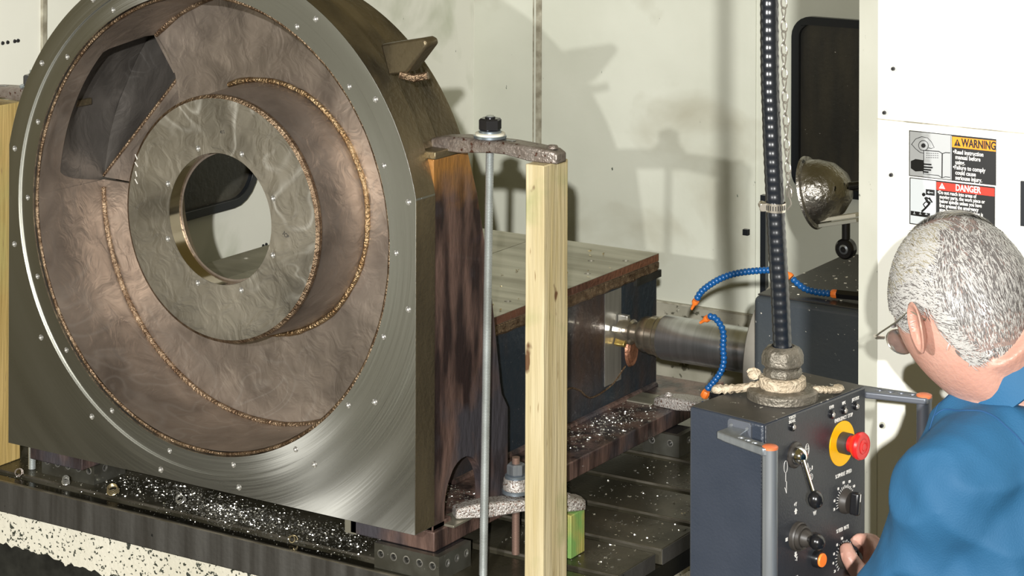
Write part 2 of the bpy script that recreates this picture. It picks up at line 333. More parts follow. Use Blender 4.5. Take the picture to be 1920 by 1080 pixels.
def rrect(x0, y0, x1, y1, r, n=6):
    out = []
    for cx, cy, a in ((x1 - r, y1 - r, 0), (x0 + r, y1 - r, 90), (x0 + r, y0 + r, 180), (x1 - r, y0 + r, 270)):
        out += [(cx + r * math.cos(R(a + 90 * i / n)), cy + r * math.sin(R(a + 90 * i / n))) for i in range(n + 1)]
    return out
def spline(pts, n):
    """Catmull-Rom through the points"""
    P = [Vector(p) for p in pts]; P = [P[0] * 2 - P[1]] + P + [P[-1] * 2 - P[-2]]; out = []
    for i in range(1, len(P) - 2):
        for k in range(n):
            t = k / n; a, b, c, d = P[i - 1:i + 3]
            out.append(.5 * ((2 * b) + (c - a) * t + (2 * a - 5 * b + 4 * c - d) * t * t + (3 * b - a - 3 * c + d) * t ** 3))
    out.append(P[-2]); return out
def resample(pts, step):
    out = [pts[0].copy()]; acc = 0.
    for a, b in zip(pts, pts[1:]):
        L_ = (b - a).length; t = step - acc
        while t <= L_: out.append(a.lerp(b, t / L_)); t += step
        acc = (acc + L_) % step if L_ else acc
    return out
def align(z, x=None):
    z = Vector(z).normalized(); x = Vector(x) if x else z.orthogonal(); x = (x - z * x.dot(z)).normalized(); y = z.cross(x)
    return Matrix((x, y, z)).transposed().to_4x4()

# ---------------------------------------------------------------- setting
YW, XL, TZ = 3.5, -2.1, -.155
def S(name, mb, m, **k): return tag(mb.build(name, m, **k), kind='structure')
S('floor', MB().box((-4, -9, -1.0), (6, 5, -.9)), M_floor, smooth=0)
wb = S('wall_back', MB().box((XL, YW, -.9), (2.2, YW + .05, 2.6)), M_wall, smooth=0)
MB().box((XL, YW - .012, -.9), (2.2, YW - .001, -.176)).build('splash_panel', M_wall2, wb)
MB().box((-1.115, YW - .018, -.184), (-.40, YW - .012, -.176)).build('splash_lip', M_seam, wb)
MB().box((-1.757, YW - .006, -.2), (-1.728, YW, 2.6)).box((-1.775, YW - .004, -.2), (-1.770, YW, 2.6)).build('panel_joint', M_seam, wb)
MB().box((-.66, YW - .008, -.17), (-.635, YW, 2.6)).build('panel_joint', M_wall, wb)
MB().box((-.60, YW - .03, -.16), (-.575, YW, .35)).build('door_seal', M_rubber, wb)
MB().box((-.69, YW - .02, .165), (-.665, YW, .19)).build('latch', M_rubber, wb)
wl = S('wall_left', MB().box((XL - .05, .0, -.9), (XL, YW + .05, 2.6)), M_walll, smooth=0)
MB().box((XL, .632, -.9), (XL + .012, .652, 2.6)).build('panel_joint', M_seam, wl)
for y, z in ((.44, 1.235), (.465, 1.235), (.50, 1.235), (.517, 1.235), (1.93, .235), (1.95, .237), (1.96, .54)):
    MB().lathe([(0, .004), (.006, .004), (.0075, 0)], (XL, y, z), (1, 0, 0), 10).build('screw', M_nut, wl)
def window(name, y, outline, frame_w, axis='y', sgn=-1):
    cx = sum(p[0] for p in outline) / len(outline); cy = sum(p[1] for p in outline) / len(outline)
    def off(d):
        n = len(outline); o = []
        for i in range(n):
            a = Vector(outline[i - 1]); b = Vector(outline[(i + 1) % n]); t = (b - a).normalized(); o.append((outline[i][0] - t.y * d, outline[i][1] + t.x * d))
        return o
    inn = off(frame_w)
    fr = S(name, MB().prism(outline, [inn], y, y + sgn * .03, axis), M_rubber, bevel=.008)
    MB().prism(off(frame_w * .8), [], y + sgn * .004, y + sgn * .008, axis).build('pane', M_glass, fr, smooth=0)
    return fr
window('window_1', YW, rrect(-.455, .38, .6, 1.135, .09), .035)
window('window_2', XL, rrect(.75, .43, 1.87, 1.02, .16), .035, 'x', 1)
# enclosure on the operator's side: clean cream panel with a chamfered post
PY = -2.146
def slab(z0, z1, g=0):
    return MB().prism([(2.395, PY), (3.6, PY), (3.6, PY + .05), (2.45, PY + .05), (2.45, PY + .6), (2.36, PY + .6), (2.349, PY + .03)], [], z0, z1, 'z')
wr = S('wall_right', slab(-.9, 1.7425), M_cream, smooth=0)
slab(1.7445, 2.6).build('upper_panel', M_cream, wr, smooth=0)
MB().prism([(2.3949, PY - .0006), (2.3945, PY - .0006), (2.3485, PY + .0295), (2.3490, PY + .0305)], [], -.9, 2.6, 'z').build('post_edge', M_cream2, wr, smooth=0)
MB().box((2.393, PY - .0008, 1.7425), (3.6, PY + .01, 1.7445)).build('panel_joint', M_seam, wr)
for x, z in ((2.422, 1.827), (2.407, 1.755), (2.419, 1.656), (2.404, 1.25)):
    b_ = MB().lathe([(0, -.002), (.0052, -.002), (.0056, -.0001)], (x, PY, z), (0, 1, 0), 16).build('washer', M_cream2, wr)
    MB().lathe([(0, -.006), (.0026, -.006), (.0034, -.004), (.0034, -.001)], (x, PY, z), (0, 1, 0), 8).build('screw', M_nut, b_)
MB().box((2.637, PY - .006, 1.60), (2.70, PY, 1.67)).build('latch_plate', M_rubber, wr)
S('reflector_panel_1', MB().box((-2.6, -4.9, -.9), (-2.54, -2.35, 1.5)), M_walll, smooth=0)  # unseen pale panel, added for the right of the plate to mirror
S('platform_1', MB().box((1.75, -4.2, -.9), (3.9, -2.25, -.02)), M_floor, smooth=0)  # unseen platform the operator stands on

# ---------------------------------------------------------------- machine bed and table
bed = thing('machine_bed', 'cream painted machine bed with chipped black flecks under the table', 'machine', (-.9, .1, -.9))
MB().prism([(-2.4 if i == 0 else 0, 0) for i in range(0)] or [(-2.04, -.262), (.43, -.262), (.43, -.9), (.2, -.62), (-.4, -.52)] + [(-.5 - .0128 * k, -.440 + .0006 * k + .022 * noise.noise(Vector((k * .31, 4, 0))) + .012 * noise.noise(Vector((k * .9, 7, 0)))) for k in range(121)], [], .1, 2.3).build('bed_casting', M_chip, bed, smooth=0)
MB().box((-2.03, .13, -.9), (.40, 2.28, -.30)).build('bed_plinth', M_black, bed, smooth=0)
tb = thing('machine_table', 'oily dark steel table with T slots carrying the big housing', 'machine table', (-.9, .06, -.26))
slots = [.12 + .27 * k for k in range(9)]
edges = [.06] + [v for s_ in slots for v in (s_ - .022, s_ + .022)] + [2.34]
for i in range(0, len(edges), 2):
    y0, y1 = edges[i], edges[i + 1]
    o = MB().box((-2.06, y0, -.205), (.45, y1, TZ)).build('table_strip', M_table if i else M_tdark, tb, bevel=.003, smooth=0)
    if i: MB().box((-2.05, y0 - .0012, TZ - .008), (.449, y0 + .001, TZ - .0005)).build('slot_edge', M_edgeb, tb, smooth=0)
    if i and i < 10: MB().box((.4495, y0 + .002, -.204), (.452, y1 - .002, TZ - .002)).build('strip_end', M_rail, tb, smooth=0)
MB().box((-2.06, .062, -.262), (.449, 2.34, -.206)).build('table_base', M_tdark, tb, smooth=0)
MB().box((-2.06, .054, -.258), (.449, .0605, TZ - .004)).build('front_rail', M_rail, tb, smooth=0, bevel=.002)
MB().box((-2.06, .0525, TZ - .004), (.449, .0607, TZ + .0005)).build('rail_lip', M_edgeb, tb, smooth=0)

# ---------------------------------------------------------------- the steel housing
H = thing('steel_housing', 'huge machined steel housing with round bored face and welded drum inside', 'machined casting', (CX, .2, -.08))
def arc(r, a0, a1, n): return [(CX + r * math.cos(R(a0 + (a1 - a0) * i / n)), CZ + r * math.sin(R(a0 + (a1 - a0) * i / n))) for i in range(n + 1)]
plate_out = [(-1.634, 0), (0, 0)] + arc(.834, 11.6, 168.4, 96)
ob = [circ(CX + .8074 * math.cos(R(11.25 + 22.5 * k)), CZ + .8074 * math.sin(R(11.25 + 22.5 * k)), .0098, 14) for k in range(16)]
# the outer bolt circle: clear of the rim and of the step
SR = .774
MB().prism(plate_out, [circ(CX, CZ, SR, 160)] + ob, 0, .03).prism(plate_out, [circ(CX, CZ, SR, 160)], .0301, .1).build('front_plate', M_turn, H, smooth=30, bevel=.0012, seg=2)
MB().prism([(0.0004, .002), (.0012, .002), (.0012, .98), (.0004, .98)], [], .002, .099).add([], []).build('plate_edge', M_edge, H, smooth=0)
er = MB()   # rim edge of the plate, oily brown
ring = arc(.8345, 11.7, 168.3, 96)
er.add([(p[0], .0015, p[1]) for p in ring] + [(p[0], .0995, p[1]) for p in ring] + [(CX + (p[0] - CX) * 1.0008, .05, CZ + (p[1] - CZ) * 1.0008) for p in ring], [])
n_ = len(ring); er.f = [(i, i + 1, n_ * 2 + i + 1, n_ * 2 + i) for i in range(n_ - 1)] + [(n_ * 2 + i, n_ * 2 + i + 1, n_ + i + 1, n_ + i) for i in range(n_ - 1)]
er.build('rim_edge', M_edge, H)
ib = [circ(CX + .741 * math.cos(R(20 * k)), CZ + .741 * math.sin(R(20 * k)), .0092, 14) for k in range(18)]
MB().prism(circ(CX, CZ, SR - .0005, 160), [circ(CX, CZ, .718, 140)] + ib, .008, .036).prism(circ(CX, CZ, SR - .0005, 160), [circ(CX, CZ, .718, 140)], .0361, .1).build('bolting_ring', M_turn, H, smooth=30)
def bead(r, y, t, name, m, a0=0, a1=360, flat=1., cy=1.):
    n = int(260 * (a1 - a0) / 360); P = []
    for i in range(n + (0 if a1 - a0 == 360 else 1)):
        a = R(a0 + (a1 - a0) * i / n); q = noise.noise(Vector((i * .35, r * 9, y))) ; q2 = noise.noise(Vector((i * .11, 3, r)))
        c = Vector((math.cos(a), 0, math.sin(a))); rr_ = r + q2 * t * .35; tt = t * (1 + .28 * q)
        P.append([Vector((CX, y, CZ)) + c * (rr_ + tt * flat * math.cos(2 * math.pi * k / 8)) + Vector((0, tt * cy * math.sin(2 * math.pi * k / 8), 0)) for k in range(8)])
    return MB().rings(P, closed=(a1 - a0 == 360)).build(name, m, H, smooth=60)
bead(.711, .020, .0065, 'weld_bead', M_weld, cy=.8)
GAP0, GAP1 = 132, 179      # sector where the discharge port opens
# drum wall: full depth outside the port sector, short lip in it
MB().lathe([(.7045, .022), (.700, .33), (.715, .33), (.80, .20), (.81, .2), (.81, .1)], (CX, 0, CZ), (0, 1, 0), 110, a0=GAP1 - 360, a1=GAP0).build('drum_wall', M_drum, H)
lip = MB()
N_ = 40
def lipy(t): return .06 + .20 * math.sin(math.pi * min(1, max(0, t)) * .62 + .02) if t < .85 else .06 + .20 * math.sin(math.pi * .85 * .62 + .02)
rows = []
for i in range(N_ + 1):
    a = R(GAP0 + (GAP1 - GAP0) * i / N_); t = 1 - i / N_; yy = .12 + .20 * max(0, 1 - t * 9) ** 2 + .18 * max(0, t * 12 - 11)
    c = Vector((math.cos(a), 0, math.sin(a))); o_ = Vector((CX, 0, CZ))
    rows.append([o_ + c * r_ + Vector((0, y_, 0)) for r_, y_ in ((.7045, .022), (.7035, yy - .003), (.708, yy), (.72, yy), (.74, .022))])
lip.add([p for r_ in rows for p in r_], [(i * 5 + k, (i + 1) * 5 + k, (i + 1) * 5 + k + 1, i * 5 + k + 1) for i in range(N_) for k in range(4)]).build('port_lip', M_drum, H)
# back disc
def sector(r0, r1, a0, a1, n): return [(CX + r1 * math.cos(R(a0 + (a1 - a0) * i / n)), CZ + r1 * math.sin(R(a0 + (a1 - a0) * i / n))) for i in range(n + 1)] + [(CX + r0 * math.cos(R(a1 + (a0 - a1) * i / n)), CZ + r0 * math.sin(R(a1 + (a0 - a1) * i / n))) for i in range(n + 1)]
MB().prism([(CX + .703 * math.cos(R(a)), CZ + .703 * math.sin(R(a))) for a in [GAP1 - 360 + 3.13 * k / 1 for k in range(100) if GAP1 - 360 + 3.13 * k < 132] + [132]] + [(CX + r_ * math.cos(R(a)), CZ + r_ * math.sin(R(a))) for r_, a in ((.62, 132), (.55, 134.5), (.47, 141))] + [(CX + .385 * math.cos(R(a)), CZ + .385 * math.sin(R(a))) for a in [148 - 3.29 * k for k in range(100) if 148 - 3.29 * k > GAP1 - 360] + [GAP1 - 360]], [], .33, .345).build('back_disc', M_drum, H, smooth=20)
bead(.697, .326, .0095, 'weld_bead', M_weld, GAP1 - 358, GAP0)
bead(.409, .325, .009, 'weld_bead', M_weldg, -150, 112)
# discharge port: outer wall, deep floor, end plates, sloping inner plate
pw = MB(); na, ny = 34, 14
def sst(t): t = max(0, min(1, t)); return t * t * (3 - 2 * t)
def prad(a, y): return .706 + .085 * sst((178 - a) / 20) * sst((y - .10) / .16)
for i in range(na + 1):
    a = 130 + 50 * i / na
    for k in range(ny + 1):
        y = .05 + .43 * k / ny; r_ = prad(a, y); pw.v.append((CX + r_ * math.cos(R(a)), y, CZ + r_ * math.sin(R(a))))
pw.f = [(i * (ny + 1) + k, (i + 1) * (ny + 1) + k, (i + 1) * (ny + 1) + k + 1, i * (ny + 1) + k + 1) for i in range(na) for k in range(ny)]
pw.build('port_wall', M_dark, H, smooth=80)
def pol(r_, a, y): return (CX + r_ * math.cos(R(a)), y, CZ + r_ * math.sin(R(a)))
def quadslab(name, q, m, t=.01):
    q = [Vector(p) for p in q]; nrm = (q[1] - q[0]).cross(q[2] - q[0]).normalized() * t
    n = len(q); MB().add(q + [p + nrm for p in q], [tuple(range(n)), tuple(reversed(range(n, 2 * n)))] + [(i, (i + 1) % n, (i + 1) % n + n, i + n) for i in range(n)]).build(name, m, H, smooth=0)
quadslab('port_side_plate', [pol(.56, 134, .335), pol(.705, 132, .33), pol(.79, 131, .47), pol(.56, 134, .45)], M_drum)
SM0, SM1 = Vector(pol(.712, 178.5, .338)), Vector(pol(.555, 136, .372))
pf = MB(); nn = 16
for i in range(nn + 1):
    t = i / nn; a_ = SM0.lerp(SM1, t); b_ = Vector(pol(.705 + .085 * sst(t * 2.2), 178.5 - 46 * t, .34 + .13 * sst(t * 2.0)))
    for k in range(7):
        c_ = a_.lerp(b_, k / 6); c_.y += .03 * math.sin(math.pi * k / 6) * sst(t * 2); pf.v.append(tuple(c_))
pf.f = [(i * 7 + k, (i + 1) * 7 + k, (i + 1) * 7 + k + 1, i * 7 + k + 1) for i in range(nn) for k in range(6)]
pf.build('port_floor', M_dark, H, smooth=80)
quadslab('sloping_plate', [tuple(SM0), tuple(SM1), pol(.47, 141, .350), pol(.385, 148, .342), pol(.385, 156, .338), pol(.385, 167, .336), pol(.385, 178.5, .335)], M_drum, .004)
MB().tube([SM0.lerp(SM1, k / 20) + Vector((0, -.002, 0)) for k in range(21)], .0055, 8).build('weld_bead', M_weld, H)
# countersunk thread mouths of the bolt holes
bh_ = MB().lathe([(.0097, .0004), (.0084, .003), (.0078, .0035), (.0084, .006), (.0076, .0065), (.0084, .009), (.0076, .0095), (.0070, .013), (0, .017)], (0, 0, 0), (0, 1, 0), 14).mesh('bolt_hole', mat('thread_steel', (.42, .41, .38), .4, .85))
for k in range(16):
    a = R(11.25 + 22.5 * k); inst(bh_, 'bolt_hole', Matrix.Translation((CX + .8074 * math.cos(a), 0, CZ + .8074 * math.sin(a))), H)
for k in range(18):
    a = R(20 * k); inst(bh_, 'bolt_hole', Matrix.Translation((CX + .741 * math.cos(a), .008, CZ + .741 * math.sin(a))) @ Matrix.Diagonal((.94, 1, .94, 1)), H)
for k in range(8):
    a = R(22.5 + 45 * k); inst(bh_, 'bolt_hole', Matrix.Translation((CX + .2305 * math.cos(a), .094, CZ + .2305 * math.sin(a))) @ Matrix.Diagonal((.97, 1, .97, 1)), H)
# hub
hb = [circ(CX + .2305 * math.cos(R(22.5 + 45 * k)), CZ + .2305 * math.sin(R(22.5 + 45 * k)), .0095, 14) for k in range(8)]
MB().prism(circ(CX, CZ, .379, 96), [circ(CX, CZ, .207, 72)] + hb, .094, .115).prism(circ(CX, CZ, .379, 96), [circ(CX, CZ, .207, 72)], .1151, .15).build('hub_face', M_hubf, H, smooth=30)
MB().lathe([(.2065, .0945), (.2065, .149)], (CX, 0, CZ), (0, 1, 0), 72).build('bored_seat', mat('bored_seat_steel', (.42, .36, .28), .12, 1.0), H)
MB().lathe([(.379, .0935), (.3895, .100), (.390, .112), (.381, .118)], (CX, 0, CZ), (0, 1, 0), 96).build('hub_rim', M_weld, H)
MB().lathe([(.381, .115), (.392, .20), (.401, .33), (.401, .36), (.372, .36), (.368, .15), (.2, .15)], (CX, 0, CZ), (0, 1, 0), 96).build('hub_drum', M_drum, H)
# small hand-stamped marks on the hub
def text_mesh(body, size, xs=1., bold=0., align_='LEFT', extrude=.0002):
    cu = bpy.data.curves.new('lettering', 'FONT'); cu.body = body; cu.size = size; cu.align_x = align_; cu.offset = bold; cu.extrude = extrude; cu.resolution_u = 3
    ob_ = bpy.data.objects.new('tmp', cu); COL.objects.link(ob_)
    me = bpy.data.meshes.new_from_object(ob_.evaluated_get(bpy.context.evaluated_depsgraph_get()))
    bpy.data.objects.remove(ob_); bpy.data.curves.remove(cu)
    for v in me.vertices: v.co.x *= xs
    return me
def text(body, size, M, m, parent, xs=1., bold=0., al='LEFT', name='lettering', extrude=.0002):
    me = text_mesh(body, size, xs, bold, al, extrude); me.name = name; me.materials.clear(); me.materials.append(m)
    o = bpy.data.objects.new(name, me); COL.objects.link(o); o.parent = parent; o.matrix_parent_inverse = parent.matrix_world.inverted(); o.matrix_basis = M
    return o
MY = Matrix.Rotation(R(90), 4, 'X')     # text standing in the xz plane, facing -y
text('411', .016, Matrix.Translation((-.815, .0935, 1.085)) @ Matrix.Rotation(R(-10), 4, 'Y') @ MY, M_nut, H, .8)
text('3CP', .018, Matrix.Translation((-.568, .0935, .80)) @ Matrix.Rotation(R(35), 4, 'Y') @ MY, M_nut, H, .8)
for z, t_ in ((1.01, 20), (.985, 8), (.955, 30), (.93, 12)):
    MB().box((-.006, -.001, -.001), (.012, 0, .002)).xf(Matrix.Translation((-1.165, .0935, z - .03)) @ Matrix.Rotation(R(t_ + 40), 4, 'Y')).build('chalk_mark', M_white, H)
# shell behind the plate, ring flange, brackets
MB().lathe([(.80, .1), (.812, .1), (.812, .205), (.75, .205), (.75, .42), (.74, .42)], (CX, 0, CZ), (0, 1, 0), 80, a0=-5, a1=116).build('outer_shell', M_edge, H)
MB().lathe([(.80, .1), (.812, .1), (.812, .50), (.70, .50)], (CX, 0, CZ), (0, 1, 0), 50, a0=116, a1=188).build('port_shell', M_edge, H)
def lug(x0, z0, ang, nm):
    mb = MB().prism([(-.01, 0), (.140, .030), (.156, .024), (.160, .010), (.088, -.075), (.02, -.09)], [], -.045, .02)
    mb.xf(Matrix.Translation((x0, .1, z0)) @ Matrix.Rotation(ang, 4, 'Y')); return mb.build(nm, M_edge, H, bevel=.007, smooth=30)
lug(-.160, 1.420, 0, 'lifting_lug')
MB().tube([(-.10, .06, 1.335), (-.06, .075, 1.325), (-.02, .09, 1.335)], .012, 8).build('weld_bead', M_weld, H)
for sx in (0, 1):
    def X_(x): return 2 * CX - x if sx else x
    # tapered side rib with arched foot opening
    out = [(.10, 1.085), (.283, 1.082), (.335, .95), (.39, .75), (.435, .54), (.47, .34), (.48, .30), (.515, .25), (.515, -.02), (.385, -.02)]
    ar = [(.275 - .11 * math.cos(R(180 - t_)) * 1.0, .03 + .13 * math.sin(R(180 - t_))) for t_ in range(180, -1, -15)]
    out = [(.10, 1.085), (.283, 1.082), (.335, .95), (.39, .75), (.435, .54), (.47, .34), (.48, .30), (.515, .25), (.515, -.02), (.372, -.02)] + [(.268 + .104 * math.cos(R(t_)), .03 + .128 * math.sin(R(t_))) for t_ in range(0, 181, 12)] + [(.164, -.02), (.10, -.02)]
    MB().prism(out, [], X_(-.005), X_(-.035), 'x').build('side_rib', M_rib, H, bevel=.003, smooth=0)
    MB().prism([(X_(-.09), .10), (X_(.0), .10), (X_(.0), .30), (X_(-.09), .30)], [], 1.085, 1.108, 'z').build('rib_top_plate', M_edge, H, bevel=.003)
# base frame and rear box
MB().box((-1.634, .10, -.08), (-1.40, .45, -.0205)).build('front_foot', M_rust, H, bevel=.004)
MB().box((-.31, .10, -.08), (0, .45, -.0205)).box((-.31, .10, -.0206), (-.005, .2, -.0)).build('front_foot', M_rust, H, bevel=.004)
MB().box((-.33, .10, -.082), (-.285, .2, -.02)).build('foot_shim', M_grind, H, bevel=.002)
MB().box((-.28, .45, -.08), (0, 1.95, -.0205)).build('base_flange', M_rust, H, bevel=.004)
MB().box((-1.634, .45, -.08), (-1.36, 1.95, -.0205)).build('base_flange', M_rust, H, bevel=.004)
MB().box((-1.455, .44, -.02), (-.205, 1.835, .40)).build('rear_box', M_boxs, H, bevel=.006)
MB().box((-1.462, .43, .40), (-.197, 1.84, .428)).build('box_top_band', M_weld, H, bevel=.006)
def hl(c): return [circ(x, y, .012, 14) for x, y in c]
for x0, x1, hs in ((-1.47, -1.273, [(-1.40, .95), (-1.315, .68)]), (-1.270, -.704, [(-1.1, .7), (-.8, .8)]), (-.701, -.198, [(-.343, 1.596), (-.239, 1.664), (-.253, 1.42), (-.275, .935)])):
    MB().prism([(x0, .43), (x1, .43), (x1, 1.835), (x0, 1.835)], hl(hs), .4285, .457, 'z').build('top_plate', M_grind, H, smooth=0)
MB().box((-.1975, .435, .430), (-.1965, 1.83, .4555)).build('cut_edge', M_copper, H, smooth=0)
MB().box((-.2045, 1.455, .06), (-.203, 1.570, .385)).build('milled_pad', M_bright, H, smooth=0)
MB().box((-.206, 1.66, .372), (-.19, 1.84, .398)).build('rebate', M_black, H, smooth=0)
MB().tube([(-.203, y, .40 + .002 * math.sin(y * 60)) for y in [.5 + .03 * k for k in range(45)]], .010, 8).build('weld_bead', M_weld, H)
MB().tube([(-.203, y, -.018) for y in [.5 + .03 * k for k in range(45)]], .012, 8).build('weld_bead', M_rust, H)
bp = MB().lathe([(.0, .012), (.03, .012), (.036, .006), (.045, .01), (.05, 0)], (-.2045, 1.64, .15), (1, 0, 0), 26); bp.xf(Matrix.Translation((0, 1.64, .15)) @ Matrix.Diagonal((1, .85, 1.25, 1)) @ Matrix.Translation((0, -1.64, -.15)))
bp.build('round_boss', M_copper, H)
MB().tube(spline([(-.203, 1.60, .10), (-.203, 1.50, .055), (-.203, 1.36, .045), (-.203, 1.28, .09), (-.203, 1.20, .11), (-.203, 1.13, .05)], 8), .0035, 6).build('scratch_weld', M_weld, H)

# ---------------------------------------------------------------- blocks with rows of holes
def setup_block(x0, x1, y0, y1, label, nf, ns):
    z0, z1 = TZ + .0005, -.0803; t = thing('setup_block', label, 'setup block', ((x0 + x1) / 2, (y0 + y1) / 2, z0), group='drilled steel blocks under the housing')
    zc = z0 + .6 * (z1 - z0); r_ = .0088
    MB().prism([(x0, z0), (x1, z0), (x1, z1), (x0, z1)], [circ(x0 + (x1 - x0) * (k + .5) / nf, zc, r_, 16) for k in range(nf)], y0, y0 + .02).build('front_face', M_block, t, smooth=30)
    MB().prism([(y0 + .0201, z0), (y1, z0), (y1, z1), (y0 + .0201, z1)], [circ(y0 + .02 + (y1 - y0 - .02) * (k + .5) / ns, zc, r_, 16) for k in range(ns)], x1 - .02, x1, 'x').build('side_face', M_block, t, smooth=30)
    MB().box((x0, y0 + .0201, z0), (x1 - .0201, y1, z1)).build('core', M_nut, t, smooth=0)
    for k in range(nf): MB().lathe([(r_ + .0035, -.0004), (r_ + .0005, -.0009), (r_ - .0005, .004)], (x0 + (x1 - x0) * (k + .5) / nf, y0, zc), (0, 1, 0), 18).build('hole_rim', M_bright, t)
    for k in range(ns): MB().lathe([(r_ + .0035, .0004), (r_ + .0005, .0009), (r_ - .0005, -.004)], (x1, y0 + .02 + (y1 - y0 - .02) * (k + .5) / ns, zc), (1, 0, 0), 18).build('hole_rim', M_bright, t)
setup_block(-.20, .035, .075, .245, 'drilled steel block under the near right foot of the housing', 5, 3)
setup_block(-1.66, -1.425, .185, .34, 'drilled steel block under the left foot of the housing', 5, 2)
setup_block(-.075, .068, 1.50, 1.62, 'drilled steel block under the far end of the base flange', 2, 1)

# ---------------------------------------------------------------- timbers
def timber(x0, x1, y0, y1, z1, m, label, group=None):
    mb = MB(); n = 26; rows = []
    cs = [(x0, y0), (x1, y0), (x1, y1), (x0, y1)]; z0 = TZ + .0005
    for i in range(n + 1):
        z = z0 + (z1 - z0) * i / n; rows.append([(x + .0012 * noise.noise(Vector((x * 9, y * 9, z * 6))), y + .0012 * noise.noise(Vector((x * 9 + 5, y * 9, z * 6))), z) for x, y in cs])
    o = mb.rings(rows).build('timber_post', m, bevel=.003, smooth=30)
    return tag(o, label, 'timber', group)
timber(.294, .358, .135, .270, 1.0985, M_wood, 'tall pale pine post standing in front of the threaded rod clamp')
timber(-1.945, -1.832, .13, .26, 1.075, M_wooda, 'amber pine post at the left edge behind the round plate')
wbk = tag(MB().box((.205, .452, TZ + .0005), (.262, .535, -.0225)).build('timber_block', M_woodg, bevel=.003), 'short green-tinged pine block under the heel of the low clamp', 'timber')

# ---------------------------------------------------------------- clamps and studs
def clamp_mesh(Lc, wd, th, slot=True):
    """forged strap clamp lying along +x, top at z=th, waisted, with slot, raised boss and rounded ends"""
    up = [(0, th * .62), (.02, th * .8), (Lc * .2, th), (Lc * .62, th), (Lc * .8, th * .92), (Lc - .015, th * .8), (Lc, th * .62)]
    xs = [0, .01, .05, Lc * .25, Lc * .5, Lc * .62, Lc * .8, Lc - .02, Lc]
    def top(x):
        for (a, za), (b, zb) in zip(up, up[1:]):
            if a <= x <= b: return za + (zb - za) * (x - a) / (b - a)
        return th
    wds = [.62, .75, .8, .95, 1.05, 1.05, .95, .85, .7]; rings = []
    for x, k in zip(xs, wds):
        h_ = wd / 2 * k; t_ = top(x); bot = .012 if .3 * Lc < x < .75 * Lc else 0
        rings.append([(x, -h_, bot), (x, h_, bot), (x, h_, t_ * .82), (x, h_ * .8, t_), (x, -h_ * .8, t_), (x, -h_, t_ * .82)])
    return MB().rings(rings)
def strap_clamp(label, p0, p1, wd, th, m, boss=.9):
    p0 = Vector(p0); p1 = Vector(p1); Lc = (p1 - p0).length; dx = (p1 - p0).normalized()
    t = thing('strap_clamp', label, 'clamp', p0, group='forged strap clamps')
    y = Vector((0, 0, 1)).cross(dx).normalized(); z = dx.cross(y)
    M = Matrix.Translation(p0) @ Matrix((dx, y, z)).transposed().to_4x4()
    clamp_mesh(Lc, wd, th).xf(M).build('clamp_bar', m, t, bevel=.004, seg=3)
    MB().lathe([(0, .004), (.006, .004), (.009, .009), (.014, .008), (.018, 0)], (Lc * boss, 0, th * .84), (0, 0, 1), 20).xf(M).build('jack_boss', m, t)
    sl = MB().prism([(Lc * .55 + (.012 if c > 0 else -.012) * 1 + (.03 if c > 0 else 0) + .012 * math.cos(a) - (.012 if c > 0 else -.012), .011 * math.sin(a)) for c, a in [(1, R(q)) for q in range(-90, 91, 20)] + [(-1, R(q)) for q in range(90, 271, 20)]], [], th - .0005, th + .0008, 'z')
    sl.xf(M).build('slot', M_nut, t)
    return t
strap_clamp('brown forged clamp bar bridging from the rib top to the tall pine post', (-.070, .2, 1.0995), (.378, .2, 1.0995), .075, .048, M_clamp, .93)
strap_clamp('dark forged clamp bar at the upper left edge of the photo', (-1.60, .2, 1.0995), (-2.05, .2, 1.077), .075, .048, M_clamp, .93)
strap_clamp('pitted bright clamp bar low down behind the threaded rod', (-.012, .222, -.010), (.257, .534, -.021), .07, .045, M_clampb, .86)
strap_clamp('rusty clamp bar under the boring spindle by the pendant', (-.085, 1.62, -.02), (.30, 1.62, -.02), .085, .042, M_clampb, .12)
MB_pl = tag(MB().box((-.045, .16, -.0195), (.03, .27, -.0125)).build('packing_plate', M_grind, bevel=.001), 'thin bright packing plate under the tip of the low clamp', 'packing plate')
MB_pl.rotation_euler = (0, 0, 0)
tag(MB().box((-.19, 1.585, -.0202), (-.088, 1.70, -.014)).build('packing_plate', M_grind, bevel=.001), 'thin grey packing plate on the far end of the base flange', 'packing plate')
def thread(p0, p1, r_, pitch, n=16):
    p0 = Vector(p0); p1 = Vector(p1); Lr = (p1 - p0).length; k = int(Lr / pitch * 2); return MB().tube([p0.lerp(p1, i / k) for i in range(k + 1)], [r_ if i % 2 else r_ * .87 for i in range(k + 1)], n)
def hexnut(p, r_, h_, ax=(0, 0, 1), rot=0):
    return MB().lathe([(0, 0), (r_ * .9, 0), (r_, h_ * .12), (r_, h_ * .86), (r_ * .86, h_), (0, h_)], p, ax, 6)
def stud(label, base, top, r_, z_nut, washers, nutm, rodm, nr, nh, tip):
    t = thing('threaded_stud', label, 'threaded rod', base, group='threaded studs')
    b_, tp = Vector(base), Vector(top)
    thread(b_, tp, r_, .0045 if r_ < .02 else .005).build('threaded_rod', rodm, t, smooth=20)
    f = (z_nut - b_.z) / (tp.z - b_.z); c = b_.lerp(tp, f); z = c.z
    for wr_, wh, wm in washers:
        MB().lathe([(0, 0), (wr_, 0), (wr_, wh * .8), (wr_ * .94, wh), (0, wh)], (c.x, c.y, z), (0, 0, 1), 36).build('washer', wm, t, smooth=30); z += wh
    hexnut((c.x, c.y, z), nr, nh).build('hex_nut', nutm, t, smooth=25, bevel=.0008)
    if tip: MB().lathe([(nr * .45, nh), (nr * .45, nh + tip), (0, nh + tip)], (c.x, c.y, z), (0, 0, 1), 20).build('nut_collar', nutm, t)
    return t
